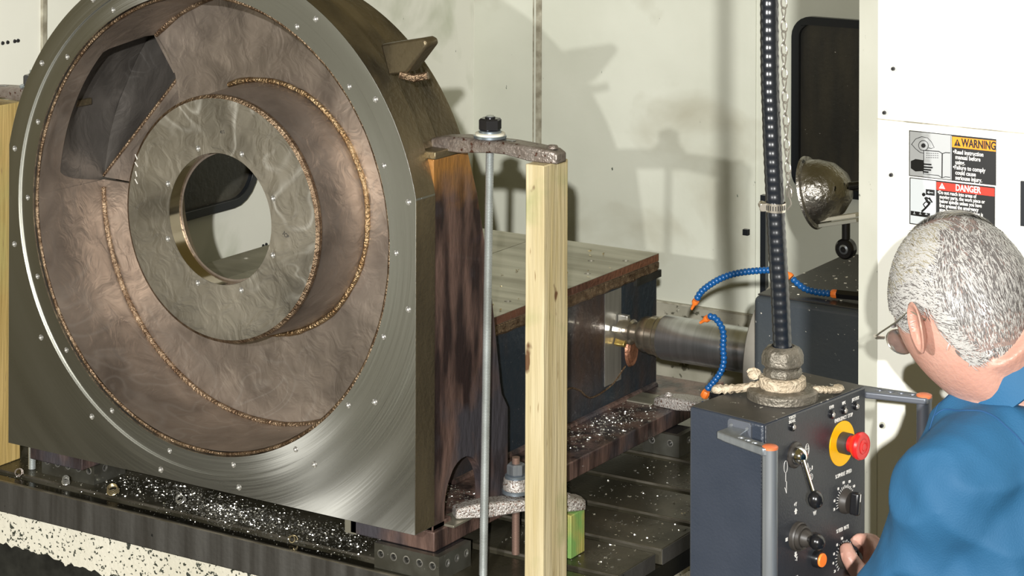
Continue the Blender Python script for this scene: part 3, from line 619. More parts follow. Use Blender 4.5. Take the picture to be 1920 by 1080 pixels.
stud('long zinc threaded rod with black nut standing beside the pine post', (.112, .195, TZ + .0005), (.130, .2, 1.215), .0128, 1.1495,
     [(.049, .008, M_zinc), (.045, .007, M_whitew), (.034, .007, M_zinc)], M_nut, M_rod, .0345, .036, .004)
stud('short brown threaded stud with stacked washers on the low clamp', (.098, .398, TZ + .0005), (.098, .398, .142), .0125, .0352,
     [(.043, .011, M_zinc), (.040, .022, M_clampb), (.038, .012, M_clampb), (.034, .009, M_zinc)], M_alu, M_rodr, .0285, .034, .0)
stud('stud with ringed spacer under the boring spindle', (.165, 1.62, TZ + .0005), (.165, 1.62, .095), .0125, .0225,
     [(.045, .006, M_zinc), (.040, .012, M_nut), (.038, .012, M_nut), (.040, .010, M_nut)], M_nut, M_rodr, .028, .022, .0)
stud('black nut and stud behind the top left rim', (-1.72, .2, TZ + .0005), (-1.72, .2, 1.20), .0128, 1.142,
     [(.045, .008, M_zinc)], M_nut, M_rod, .033, .034, .004)

# ---------------------------------------------------------------- spindle, head, work lamp
SY, SZ = 1.55, .240
sp = thing('boring_spindle', 'polished boring spindle reaching left to mill the box side', 'spindle', (.42, SY, SZ))
ax = (1, 0, 0)
MB().lathe([(0, 0), (.026, 0), (.040, .012), (.044, .03), (.044, .06), (.035, .066), (.035, .095), (.040, .10), (.040, .118), (.0, .118)], (-.205, SY, SZ), ax, 40).build('milling_cutter', M_spinb, sp)
for k in range(5):
    a = R(72 * k + 20); c = (math.cos(a), math.sin(a))
    MB().box((-.200, -.014, -.010), (-.160, .014, .010)).xf(Matrix.Translation((0, SY + .043 * c[0], SZ + .043 * c[1])) @ Matrix.Rotation(a, 4, 'X')).build('cutting_insert', M_brass if k == 3 else M_bright, sp, bevel=.003)
MB().lathe([(0, 0), (.040, 0), (.056, .008), (.062, .02), (.062, .045), (.067, .05), (.067, .075), (.072, .082), (.072, .10), (0, .1)], (-.115, SY, SZ), ax, 56).build('spindle_nose', M_spinb, sp)
MB().lathe([(.0, 0), (.074, 0), (.0765, .004), (.0765, .46), (0, .46)], (-.018, SY, SZ), ax, 64).build('spindle_quill', M_spin, sp)
MB().lathe([(0, 0), (.235, 0), (.255, .012), (.255, .085), (0, .085)], (.405, SY, SZ), ax, 80).build('face_ring', M_grey, sp)
hd = thing('spindle_head', 'dark blue-grey spindle head casting behind the hanging pendant', 'machine', (1.0, 1.6, -.155))
MB().box((.49, 1.22, -.15), (1.6, 1.95, .52)).build('head_casting', M_head, hd, bevel=.02, seg=3)
MB().box((.50, 1.235, .5195), (1.59, 1.94, .524)).build('top_cover', M_headt, hd, bevel=.001)
MB().box((.5, 1.3, -.9), (1.5, 1.9, -.151)).build('column_foot', M_head, hd)
lp = thing('work_lamp', 'dusty aluminium dome lamp poking out beside the clean cream panel', 'lamp', (.70, 1.5, .80))
MB().lathe([(.115, 0), (.122, .004), (.120, .012), (.108, .016), (.104, .05), (.085, .10), (.05, .135), (0, .15)], (.56, 1.5, .815), Vector((1, .1, .25)).normalized(), 48).build('dome', M_lamp, lp)
MB().lathe([(0, 0), (.104, 0)], (.565, 1.5, .816), Vector((1, .1, .25)).normalized(), 40).build('lens', M_glass, lp)
MB().box((-.0, -.015, -.006), (.14, .015, .006)).xf(Matrix.Translation((.61, 1.47, .735)) @ Matrix.Rotation(R(-14), 4, 'Y')).build('bracket_bar', M_whitew, lp, bevel=.002)
MB().box((-.0, -.012, -.006), (.14, .012, .006)).xf(Matrix.Translation((.62, 1.45, .722)) @ Matrix.Rotation(R(-14), 4, 'Y')).build('bracket_bar', M_cream2, lp, bevel=.002)
MB().cyl((.71, 1.46, .745), (.71, 1.46, .67), .014).build('swivel_post', M_nut, lp)
MB().lathe([(0, -.02), (.028, -.02), (.034, -.012), (.034, .012), (.028, .02), (0, .02)], (.71, 1.46, .655), (0, 1, 0), 32).build('clamp_knob', M_blackp, lp)
MB().lathe([(.010, -.024), (.016, -.0205), (.010, -.0205)], (.71, 1.46, .655), (0, 1, 0), 20).build('knob_screw', M_alu, lp)

MB().tube(spline([(.70, 1.515, .85), (.80, 1.53, .86), (.86, 1.55, .76), (.87, 1.56, .524)], 8), .014, 12).build('gooseneck', M_blackp, lp)
# ---------------------------------------------------------------- segmented coolant hoses
seg_mb = MB().lathe([(.006, -.008), (.0085, -.0075), (.0112, -.003), (.0115, .001), (.0095, .005), (.0065, .008)], (0, 0, 0), (0, 0, 1), 16)
seg_mesh = seg_mb.mesh('hose_segment', M_blue)
HY = 1.30
def loc_hose(label, pts, nozzle_dir, both=False):
    P = resample(spline(pts, 14), .0142); t = thing('coolant_hose', label, 'coolant hose', P[-1], group='blue segmented coolant hoses')
    for i, p in enumerate(P[1:-1], 1): inst(seg_mesh, 'hose_segment', Matrix.Translation(p) @ align(P[i + 1] - P[i - 1]), t)
    d_ = (P[0] - P[1]).normalized()
    MB().lathe([(.0, -.002), (.0115, -.002), (.0115, .008), (.006, .016), (.0042, .034), (0, .034)], P[0], d_, 16).build('nozzle', M_orange, t)
    d_ = (P[-1] - P[-2]).normalized()
    MB().lathe([(0, -.002), (.012, -.002), (.0145, .004), (.0145, .016), (.012, .022), (.0, .022)], P[-1], d_, 8).build('connector', M_orange, t)
    return t, P[-1] + d_ * .022, d_
t_, e_, d_ = loc_hose('upper blue segmented coolant hose arching left with orange nozzle tip', [(.238, HY, .452), (.260, HY, .487), (.308, HY, .525), (.36, HY, .553), (.42, HY, .572), (.50, HY, .588), (.545, HY, .592)], None)
t_, e_, d_ = loc_hose('short blue hose sagging from behind the conduit to a black fitting', [(.588, HY, .577), (.61, HY, .560), (.64, HY, .545), (.68, HY, .540), (.715, HY, .541), (.738, HY, .542)], None)
MB().cyl(e_ - d_ * .003, e_ + d_ * .14, .0155, n=6).build('hose_fitting', M_blackp, t_)
loc_hose('lower blue segmented coolant hose hanging in front of the polished spindle', [(.282, HY, .400), (.300, HY, .409), (.325, HY, .392), (.341, HY, .36), (.340, HY, .31), (.343, HY, .265), (.330, HY, .225), (.30, HY, .185), (.283, HY, .165), (.276, HY, .148)], None)
bh = thing('coolant_hose', 'blue hose tail joining the orange connector behind the pendant', 'coolant hose', (.26, HY, .10))
MB().tube([(.27, HY, .118), (.262, HY, .08), (.258, HY, 0), (.30, HY + .05, -.12), (.32, HY + .06, TZ + .008)], .009, 12).build('pipe', M_blue, bh)

# ---------------------------------------------------------------- hanging control pendant
PA = Vector((2.464, -2.693, 1.399)); PR = R(-9)
pend = thing('control_pendant', 'dark grey hanging control box with emergency stop and dials', 'control panel', PA, rotz=PR)
MP = Matrix.Translation(PA) @ Matrix.Rotation(PR, 4, 'Z')      # local: x out of the control face, y away along the face, z up
PB, PL_, PH = -.133, .258, -.46
def pb(mb, name, m, parent=None, **k): return mb.xf(MP).build(name, m, parent or pend, **k)
pb(MB().box((PB, 0, PH), (-.003, PL_, -.002)), 'housing', M_pend, bevel=.004, seg=3)
pb(MB().box((-.003, .002, PH + .002), (.0, PL_ - .002, -.003)), 'face_plate', M_pface, bevel=.0015)
pb(MB().box((PB + .002, .002, -.002), (-.002, PL_ - .002, -.0005)), 'top_cover', M_ptop, bevel=.001)
FX = Matrix(((0, 0, 1, 0), (1, 0, 0, 0), (0, 1, 0, 0), (0, 0, 0, 1)))      # text lying on the control face
def ptext(s_, y, z, size, xs=.8, al='CENTER', rot=0, bold=.0): text(s_, size, MP @ Matrix.Translation((.0004, y, z)) @ FX @ Matrix.Rotation(rot, 4, 'Z'), M_white, pend, xs, bold, al)
def lamp(y, z):
    o = pb(MB().lathe([(.0062, 0), (.0062, .003), (.004, .0042)], (0, y, z), (1, 0, 0), 20), 'indicator', M_blackp)
    pb(MB().lathe([(.0045, .003), (.003, .0052), (0, .006)], (0, y, z), (1, 0, 0), 16), 'indicator_lens', M_lens, o)
lamp(.0658, -.0187)
ptext('TOUCH', .0658, -.0075, .0066, .72, bold=.00004); ptext('SIGNAL', .0658, -.0132, .0066, .72, bold=.00004)
for y, z, s_ in ((.1662, -.0230, 'LEVER'), (.1983, -.0240, 'MPG'), (.2295, -.0245, 'JOY STICK')):
    lamp(y, z); ptext(s_, y, z + .0085, .0066, .66 if s_[0] != 'J' else .60, bold=.00004)
ptext('EMERGENCY  STOP', .198, -.0375, .0078, .70, bold=.00007)
# emergency stop
pb(MB().lathe([(0, .001), (.0325, .001), (.0325, 0)], (0, .1935, -.0715), (1, 0, 0), 56), 'yellow_ring', M_yellow)
es = pb(MB().lathe([(.0155, 0), (.0155, .0145), (.014, .0155), (.0, .0155)], (0, .1935, -.0700), (1, 0, 0), 36), 'stop_collar', M_boot)
pb(MB().lathe([(a_, b_ - .0095) for a_, b_ in [(.0120, .024), (.0130, .030), (.0195, .038), (.0203, .043), (.0185, .0465), (.0120, .0478), (.0105, .0472), (.0098, .0479), (.0065, .0484), (.0058, .0476), (.005, .0484), (0, .0486)]], (0, .1935, -.0690), (1, 0, 0), 48), 'stop_button', M_red, es)
def dial(y, z, name_, nums, a0, a1, head):
    ptext(name_, y - .004, z + .0385, .0078, .68, bold=.00007)
    n = 16
    for k in range(n + 1):
        a = R(a0 + (a1 - a0) * k / n); l0, l1 = .0188, .0225 + (.0012 if k % 2 == 0 else 0)
        c, s2 = math.cos(a), math.sin(a)
        pb(MB().box((.0003, -.0004, l0), (.0007, .0004, l1)).xf(Matrix.Translation((0, y, z)) @ Matrix.Rotation(-(a - math.pi / 2) * -1, 4, 'X')), 'dial_tick', M_white)
    pb(MB().lathe([(.0190, .0007), (.0184, .0007)], (0, y, z), (1, 0, 0), 40, a0=0, a1=360), 'dial_arc', M_white) if False else None
    for s2, a in nums:
        a = R(a); ptext(s2, y + .0285 * math.cos(a), z + .0285 * math.sin(a) - .0022, .0056, .72, bold=.00004)
    k_ = pb(MB().lathe([(.0180, 0), (.0178, .004), (.0160, .008), (.0155, .011), (0, .011)], (0, y, z), (1, 0, 0), 40), 'dial_skirt', M_boot)
    g = MB().box((.011, -.0055, -.0165), (.026, .0055, .0165)); g.xf(Matrix.Translation((0, y, z)) @ Matrix.Rotation(R(head), 4, 'X'))
    kk = pb(g, 'dial_grip', M_blackp, k_, bevel=.0035, seg=3)
    pb(MB().box((.0262, -.0006, .004), (.0266, .0006, .015)).xf(Matrix.Translation((0, y, z)) @ Matrix.Rotation(R(head), 4, 'X')), 'pointer_line', M_white, k_)
dial(.202, -.158, '% SPINDLE  SPEED', (('50', 190), ('60', 165), ('80', 128), ('100', 98), ('120', 66), ('140', 35)), 30, 195, -8)
dial(.200, -.2385, '% FEED  RATE', (('20', 212), ('40', 185), ('60', 158), ('80', 130), ('100', 102)), 20, 225, 30)
# lever
lv = pb(MB().lathe([(.0185, 0), (.0185, .0025), (.0155, .005), (.0135, .0045), (.0, .0045)], (0, .0727, -.0605), (1, 0, 0), 40), 'lever_base', M_boot)
pb(MB().lathe([(.0135, .004), (.0130, .010), (.010, .016), (.005, .0195), (0, .0205)], (0, .0727, -.0605), (1, 0, 0), 32), 'lever_dome', M_chrome, lv)
pb(MB().tube([(.012, .0727, -.062), (.060, .0320, -.094)], [.0040, .0032], 14), 'lever_rod', M_chrome, lv)
bl = MB().lathe([(0, -.0105)] + [(.0105 * math.sin(R(a)), -.0105 * math.cos(R(a))) for a in range(20, 180, 20)] + [(0, .0105)], (0, 0, 0), (0, 0, 1), 24)
bl.xf(Matrix.Translation((.066, .0285, -.099)) @ Matrix.Diagonal((1.05, 1.05, 1.2, 1))); pb(bl, 'lever_ball', M_blackp, lv)
# joystick with rubber boot
jy, jz = .0786, -.1777
js = pb(MB().lathe([(.0205, 0), (.0205, .006), (.019, .008), (.0175, .007), (.0165, .013), (.0145, .014), (.0125, .013), (.0115, .020), (.0085, .024), (.007, .03), (0, .03)], (0, jy, jz), (1, 0, 0), 36), 'joystick_boot', M_boot)
pb(MB().tube([(.02, jy, jz), (.052, jy - .030, jz + .012)], .0045, 12), 'joystick_stem', M_blackp, js)
bl = MB().lathe([(0, -.0105)] + [(.0105 * math.sin(R(a)), -.0105 * math.cos(R(a))) for a in range(20, 180, 20)] + [(0, .0105)], (0, 0, 0), (0, 0, 1), 24).xf(Matrix.Translation((.055, jy - .030, jz + .012)) @ Matrix.Diagonal((1.1, 1.1, 1.1, 1))); pb(bl, 'joystick_ball', M_blackp, js)
ptext('+Y', .0745, -.1345, .0085, .7, bold=.00007); ptext('-Y', .0775, -.2130, .0085, .7, bold=.00007); ptext('W', .1235, -.1590, .0085, .8, bold=.0002); ptext('-X', .078, -.2400, .0085, .7, bold=.00007)
for zc, s2 in ((-.1415, 1), (-.2035, -1)):
    pb(MB().prism([(.0755 - .002, zc - .004 * s2), (.0755 + .002, zc - .004 * s2), (.0755 + .002, zc), (.0755 + .0042, zc), (.0755, zc + .0045 * s2), (.0755 - .0042, zc), (.0755 - .002, zc)], [], .0003, .0006, 'x'), 'arrow_mark', M_white)
pb(MB().box((.0003, .0505, -.1785), (.0006, .0555, -.1735)), 'square_mark', M_white)
ob_ = pb(MB().lathe([(.0125, 0), (.0125, .008), (.0115, .010), (.0095, .010)], (0, .1270, -.2225), (1, 0, 0), 32), 'button_bezel', M_blackp)
pb(MB().lathe([(.0098, .006), (.0098, .012), (.009, .013), (0, .013)], (0, .1270, -.2225), (1, 0, 0), 32), 'orange_button', M_orange, ob_)
def line_mark(pts, wd=.0006, closed=False):
    P = [Vector((.0005, p[0], p[1])) for p in pts]; pb(MB().tube(P, wd / 2, 4, closed=closed), 'symbol_mark', M_white)
line_mark([(.1035 + .0048 * math.cos(R(a)), -.0600 + .0085 * math.sin(R(a))) for a in range(0, 360, 20)], closed=True)
line_mark([(.1012, -.0545), (.1012, -.0655), (.1058, -.0655), (.1058, -.0545)], closed=True); line_mark([(.0990, -.0590), (.1080, -.0590)])
line_mark([(.1045, -.0790), (.1045, -.0965), (.1095, -.0935), (.1075, -.0860)], closed=True); line_mark([(.1115 + .002 * math.cos(R(a)), -.0905 + .0022 * math.sin(R(a))) for a in range(0, 360, 30)], closed=True)
line_mark([(.1165, -.0860), (.1165, -.0915)], .0012); line_mark([(.1135 + .0042 * math.cos(R(a)), -.1015 + .0046 * math.sin(R(a))) for a in range(0, 360, 24)], closed=True); line_mark([(.1135, -.0990), (.1135, -.1045)]); line_mark([(.1115, -.0990), (.1155, -.0990)])
line_mark([(.0500 + .0042 * math.cos(R(a)), -.0720 + .0085 * math.sin(R(a))) for a in range(0, 360, 20)], closed=True); line_mark([(.0500, -.0810), (.0500, -.0930), (.0520, -.0930), (.0520, -.1100), (.0480, -.1010)])
# left tubular handle
lh = pb(MB().prism(rrect(-.062, -.034, -.022, -.003, .006), [], -.004, 0), 'handle_plate', M_hand2, bevel=.001)
for yy in (-.055, -.028): pb(MB().lathe([(.003, -.0045), (.0022, -.006), (0, -.0062)], (yy, 0, -.012), (0, 1, 0), 12), 'screw', M_alu, lh)
pb(MB().prism([(-.056, -.004), (-.028, -.004), (-.022, -.030), (.042, -.040), (.048, -.052), (.038, -.060), (-.038, -.044), (-.056, -.038)], [circ(-.012 + .014 * k, -.0405 - .003 * k, .0038, 12) for k in range(3)], -.024, -.013, 'z'), 'handle_arm', M_alu, lh, bevel=.003, seg=3)
pb(MB().tube([(.0410, -.046, -.016), (.0410, -.046, -.42)], .0108, 28), 'handle_tube', M_alu, lh)
pb(MB().lathe([(.0112, 0), (.0112, .003), (.009, .0045), (0, .005)], (.0410, -.046, -.016), (0, 0, 1), 28), 'end_plug', M_plug, lh)
pb(MB().prism([(-.056, -.004), (-.028, -.004), (.034, -.042), (.030, -.058), (-.056, -.038)], [], -.43, -.418, 'z'), 'handle_foot', M_alu, lh, bevel=.003)
# right handle beyond the face
rh = pb(MB().prism([(-.03, PL_), (.0, PL_), (.084, PL_ + .030), (.086, PL_ + .046), (.076, PL_ + .052), (-.03, PL_ + .028)], [circ(.01 + .016 * k, PL_ + .021 + .0045 * k, .0036, 12) for k in range(4)], -.020, -.010, 'z'), 'handle_arm', M_hand2, bevel=.003, seg=3)
pb(MB().tube([(.0745, PL_ + .041, -.012), (.0745, PL_ + .041, -.42)], .0112, 28), 'handle_tube', M_hand2, rh)
pb(MB().lathe([(.0116, 0), (.0116, .0035), (.009, .0048), (0, .0052)], (.0745, PL_ + .041, -.012), (0, 0, 1), 28), 'end_plug', M_plug, rh)
# cable gland
GC = (-.057, .124)
gl = pb(MB().lathe([(0, 0), (.0520, 0), (.0520, .011), (.0485, .014), (.03, .015), (0, .015)], (*GC, 0), (0, 0, 1), 56), 'gland_flange', M_gland)
pb(MB().lathe([(.032, .014), (.0345, .018), (.034, .029), (.031, .031), (0, .031)], (*GC, 0), (0, 0, 1), 48), 'sealing_tape', M_tape, gl)
pb(MB().lathe([(.026, .030), (.029, .033), (.029, .040), (.0265, .043)], (*GC, 0), (0, 0, 1), 8), 'gland_nut', M_gland, gl, bevel=.001)
pb(MB().lathe([(.0255, .042), (.0265, .046), (.0315, .049), (.0315, .061), (.029, .068), (.0245, .073), (.018, .075)], (*GC, 0), (0, 0, 1), 8), 'gland_cap', M_gland, gl, bevel=.0015)
tp = thing('tape_tail', 'crumpled beige tape lying across the pendant top', 'tape', MP @ Vector((-.09, .12, 0)))
def crumple(pts, rad, nm):
    P = spline(pts, 6); mb = MB(); 
    rings = []
    for i, p in enumerate(P):
        q = 1 + .35 * noise.noise(Vector((i * .9, 1, 2))); T_ = (P[min(i + 1, len(P) - 1)] - P[max(i - 1, 0)]).normalized(); s_ = T_.cross(Vector((0, 0, 1))).normalized()
        rr_ = rad * q * (1 if 0 < i < len(P) - 1 else .5)
        rings.append([p + s_ * rr_ * 1.25 * math.cos(R(45 * k)) + Vector((0, 0, 1)) * (rr_ * .75 * math.sin(R(45 * k)) * (1 + .2 * noise.noise(Vector((i, k, 0))))) for k in range(8)])
    o = mb.rings(rings).xf(MP).build(nm, M_tape, tp, smooth=60)
crumple([(-.150, .078, .004), (-.128, .088, .006), (-.105, .100, .010), (-.085, .108, .017)], .0085, 'tape_strip')
crumple([(-.104, .120, .020), (-.112, .130, .026), (-.104, .137, .022)], .0072, 'tape_strip')
crumple([(-.020, .150, .013), (-.012, .168, .010), (.000 - .006, .190, .0068), (-.014, .205, .0065)], .0066, 'tape_strip')

# conduit, chain, hose clip
g0 = MP @ Vector((*GC, .070))
cpts = spline([tuple(g0), tuple(g0 + Vector((-.0035, -.003, .09))), (g0.x - .006, g0.y - .004, 1.60), (g0.x - .011, g0.y - .006, 1.70), (g0.x - .015, g0.y - .008, 1.80), (g0.x - .018, g0.y - .009, 1.92), (g0.x - .019, g0.y - .010, 2.30), (g0.x - .019, g0.y - .010, 2.9)], 40)
cp = resample(cpts, .0016)
cr_ = [.0136 + .00032 * math.sin(2 * math.pi * i * .0016 / .0128) for i in range(len(cp))]
tag(MB().tube(cp, cr_, 24).build('flexible_conduit', M_hose), 'glossy black ribbed conduit hanging down to the pendant gland', 'conduit')
def on_conduit(z):
    return min(cp, key=lambda p: abs(p.z - z))
CR = Vector((math.cos(R(32.43)), math.sin(R(32.43)), 0)); CT = Vector((math.sin(R(32.43)), -math.cos(R(32.43)), 0))
q = on_conduit(1.676)
hc = thing('hose_clip', 'stainless worm-drive band clipped round the black conduit', 'hose clip', q)
MB().lathe([(.0146, -.0065), (.0156, -.0065), (.0156, .0065), (.0146, .0065)], q, (0.03, 0, 1), 40, closed=True).build('clip_band', M_stain, hc)
MB().cyl(q - CR * .018 + CT * .008, q - CR * .018 - CT * .016, .0055, n=16).build('clip_screw', M_stain, hc)
MB().box((-.006, -.006, -.006), (.006, .006, .006)).xf(Matrix.Translation(q - CR * .0165 + CT * .002) @ Matrix.Rotation(R(32), 4, 'Z')).build('screw_housing', M_stain, hc, bevel=.001)
for k in range(9):
    a = R(-60 + 14 * k); dirv = CT * math.cos(a) + CR * math.sin(a)
    MB().box((-.0006, -.0004, -.0035), (.0006, .0004, .0035)).xf(Matrix.Translation(q + dirv * .0158) @ Matrix.Rotation(math.atan2(dirv.y, dirv.x) + math.pi / 2, 4, 'Z')).build('band_slot', M_nut, hc)
ch = thing('hanging_chain', 'thin dull steel chain hanging alongside the black conduit', 'chain', q + CR * .02)
lk = MB().tube([(.0042 * math.cos(R(a)), .0014 * math.sin(R(a) * 2), .0100 * math.sin(R(a))) for a in range(0, 360, 24)], .0012, 6, closed=True).mesh('chain_link', M_chain)
z = 1.70; k = 0
while z < 2.06:
    p = on_conduit(z) + CR * .0205 + CT * (.004)
    inst(lk, 'chain_link', Matrix.Translation((p.x, p.y, z)) @ Matrix.Rotation(R(32 + (90 if k % 2 else 0) + 20), 4, 'Z') @ Matrix.Rotation(R(8 if k % 2 else -8), 4, 'Y'), ch); z += .0172; k += 1
MB().tube(spline([q + CR * .0165 + CT * .004 + Vector((0, 0, -.004)), q + CR * .0225 + CT * .004 + Vector((0, 0, .004)), q + CR * .019 + CT * .004 + Vector((0, 0, .018)), q + CR * .0215 + CT * .004 + Vector((0, 0, .030)), q + CR * .026 + CT * .004 + Vector((0, 0, .022))], 6), .0013, 6).build('hook', M_chain, ch)

# ---------------------------------------------------------------- warning signs
SX0, SZ0 = 2.449, 1.7300; KX, KZ = .1587e-3, .1538e-3
def sg(X, Y): return ((X - 80) * KX, -(Y - (88 + (X - 80) * .073)) * KZ)
def sign(label, outline):
    t = thing('warning_sign', label, 'sign', (SX0, PY, SZ0), group='safety signs on the cream panel'); return t
def sp_(t, pts, m, name, lay=1, holes=()):
    MB().prism([(SX0 + a, SZ0 + b) for a, b in [sg(*p) for p in pts]], [[(SX0 + a, SZ0 + b) for a, b in [sg(*p) for p in h_]] for h_ in holes], PY - .0006 - .00025 * lay, PY - .0003 - .00025 * (lay - 1)).build(name, m, t, smooth=0)
def sl_(t, pts, wd, m, name='pictogram', lay=2.6, closed=False):
    P = [Vector((SX0 + a, PY - .00025 * lay - .0004, SZ0 + b)) for a, b in [sg(*p) for p in pts]]; MB().tube(P, wd * KX / 2, 6, closed=closed).build(name, m, t)
def st_(t, s_, X, Y, size, m, xs=.85, bold=.0, lay=2):
    a, b = sg(X, Y); text(s_, size * KZ * 1.38, Matrix.Translation((SX0 + a, PY - .0012 - .0001 * lay, SZ0 + b)) @ MY, m, t, xs, bold, 'LEFT')
def yy(X, v): return v + (X - 80) * .073       # offset under the top edge -> crop row
def box4(x0, v0, x1, v1): return [(x0, yy(x0, v0)), (x1, yy(x1, v0)), (x1, yy(x1, v1)), (x0, yy(x0, v1))]
s1 = sign('upper WARNING sign with orange header and reading eye pictogram', None)
sp_(s1, box4(80, 86, 1000, 560), M_signk, 'backing')
sp_(s1, box4(88, 94, 528, 552), M_signs, 'picture_panel', 2); sp_(s1, box4(524, 98, 534, 552), M_signl, 'border', 2)
sp_(s1, box4(540, 104, 996, 214), M_signo, 'orange_header', 2)
# eye
eye = [(105, 235), (150, 175), (215, 148), (280, 160), (320, 200), (350, 258), (318, 268), (290, 262)]
sl_(s1, [(p[0], p[1]) for p in eye], 7, M_signk); sl_(s1, [(110, 232), (150, 275), (200, 312), (240, 320)], 7, M_signk)
sl_(s1, [(235 + 52 * math.cos(R(a)), 240 + 52 * math.sin(R(a))) for a in range(0, 360, 15)], 7, M_signk, closed=True)
sp_(s1, [(235 + 24 * math.cos(R(a)), 240 + 24 * math.sin(R(a))) for a in range(0, 360, 20)], M_signk, 'pictogram', 3)
sl_(s1, [(230, 290), (400, 296), (438, 318), (470, 306), (520, 308)], 9, M_signk); sl_(s1, [(238, 290), (236, 535), (395, 545), (432, 568), (470, 556), (520, 560)], 8, M_signk); sl_(s1, [(436, 318), (434, 566)], 12, M_signk)
for r_, (x0, x1) in ((318, (265, 400)), (340, (265, 395)), (362, (265, 405))):
    for k in range(6): sl_(s1, [(x0 + k * 23, r_), (x0 + k * 23 + 15, r_ + 1)], 6, M_signk)
sp_(s1, [(100, 405), (150, 382), (235, 392), (240, 505), (150, 512), (100, 480)], M_signk, 'pictogram', 3)
for r_, x1 in ((432, 322), (462, 335), (488, 318), (512, 290)): sl_(s1, [(232, r_), (x1, r_ + 4)], 17, M_signk)
sp_(s1, [(560, 232), (595, 160), (632, 236)], M_signk, 'pictogram', 3); sl_(s1, [(596, 185), (596, 214)], 8, M_signo, lay=4.5); sl_(s1, [(596, 223), (596, 227)], 8, M_signo, lay=4.5)
st_(s1, 'WARNING', 640, 236, 84, M_signk, .66, .0005, 4)
for i, s_ in enumerate(('•Read instruction', '  manual before', '  using.', '•Failure to comply', '  could cause', '  seriouse injury.')):
    st_(s1, s_, 550, 312 + i * 53, 45, M_white, .76, .00018)
s2 = sign('lower DANGER sign with red header and falling figure pictogram', None)
sp_(s2, box4(86, 575, 990, 1060), M_signk, 'backing')
sp_(s2, box4(96, 583, 362, 1050), M_signl, 'picture_panel', 2); sp_(s2, box4(363, 583, 372, 1050), M_signs, 'border', 2)
sp_(s2, box4(376, 590, 984, 672), M_signr, 'red_header', 2)
sp_(s2, [(402, 678), (435, 620), (468, 682)], M_signl, 'pictogram', 3); sl_(s2, [(435, 640), (435, 662)], 6, M_signr, lay=4.5)
st_(s2, 'DANGER', 578, 692, 68, M_white, .72, .0003, 4)
for i, s_ in enumerate(('•Do not reach into areas of', '  moving parts, the work piece or', '  below spindle unless you have', '  first pressed the emergency', '  stop button and the machine is', '  fully stopped.', '•Failure to comply could cause')):
    st_(s2, s_, 388, 733 + i * 45, 39, M_white, .70, .00016)
sp_(s2, [(262, 690), (358, 696), (358, 758), (262, 750)], M_signk, 'pictogram', 3); sl_(s2, [(280, 722), (342, 727)], 7, M_signl, lay=4.5); sl_(s2, [(300, 710), (280, 722), (300, 735)], 6, M_signl, lay=4.5)
sp_(s2, [(240 + 19 * math.cos(R(a)), 748 + 19 * math.sin(R(a))) for a in range(0, 360, 20)], M_signk, 'pictogram', 3)
sl_(s2, [(258, 775), (300, 790), (332, 828)], 15, M_signk); sl_(s2, [(258, 775), (280, 820), (312, 838)], 30, M_signk); sl_(s2, [(305, 835), (258, 890), (220, 925)], 22, M_signk); sl_(s2, [(262, 822), (235, 850), (258, 885)], 13, M_signk); sl_(s2, [(300, 775), (332, 822)], 12, M_signk)
sp_(s2, [(100, 922), (308, 940), (308, 988), (100, 968)], M_signk, 'pictogram', 3)
for x_ in (140, 204, 268): sl_(s2, [(x_, 930), (x_, 948)], 6, M_signl, lay=4.5); sl_(s2, [(x_ - 12, 952), (x_ + 12, 954)], 6, M_signl, lay=4.5)

# ---------------------------------------------------------------- swarf
def swarf(label, n, sampler, m=M_swarf, size=.0075, name='metal_swarf', seed=1):
    rnd = random.Random(seed); mb = MB()
    for _ in range(n):
        x, y, z = sampler(rnd); s_ = size * rnd.uniform(.4, 1.3); cv = rnd.uniform(.3, 2.2); wd = s_ * rnd.uniform(.22, .42)
        pts = []
        for k in range(4):
            a = cv * (k / 3 - .5); pts.append((s_ * math.sin(a) / max(cv, .3), s_ * (1 - math.cos(a)) / max(cv, .3)))
        M = Matrix.Translation((x, y, z)) @ Matrix.Rotation(rnd.uniform(0, 6.28), 4, 'Z') @ Matrix.Rotation(rnd.choice((0, .4, 1.2)), 4, 'X')
        vs = [M @ Vector((p[0], -wd / 2, p[1] + .0006)) for p in pts] + [M @ Vector((p[0], wd / 2, p[1] + .0006)) for p in pts]
        mb.add(vs, [(k, k + 1, k + 5, k + 4) for k in range(3)])
    return tag(mb.build(name, m, smooth=0, recalc=False), label, 'swarf', kind='stuff')
def gauss(cx, cy, sx, sy, z, pile=0., lim=None):
    def f(r):
        while 1:
            x, y = r.gauss(cx, sx), r.gauss(cy, sy)
            if lim is None or (lim[0] < x < lim[1] and lim[2] < y < lim[3]): break
        h_ = pile * math.exp(-((x - cx) / sx) ** 2 / 2 - ((y - cy) / sy) ** 2 / 2)
        return x, y, z + .0008 + r.random() * h_
    return f
LIM = (-2.0, -.30, .065, .35)
swarf('heap of bright chips on the front edge of the table', 1500, gauss(-.83, .20, .13, .045, TZ, .016, LIM), seed=3)
swarf('chips strewn under the left foot of the round plate', 900, gauss(-1.15, .27, .20, .05, TZ, .012, LIM), seed=4)
swarf('chips lying along the table edge to the right foot', 800, gauss(-.45, .20, .16, .06, TZ, .008, LIM), seed=5)
swarf('fine chips sprinkled over the whole front table strip', 900, lambda r: (r.uniform(-1.9, -.05), r.uniform(.07, .36), TZ + .001), size=.0042, seed=6)
swarf('loose chips on the open table behind the pine post', 330, lambda r: (r.uniform(-.02, .44), r.choice([r.uniform(.43, .63), r.uniform(.70, .90), r.uniform(.97, 1.17), r.uniform(1.24, 1.44)]), TZ + .001), size=.009, seed=8)
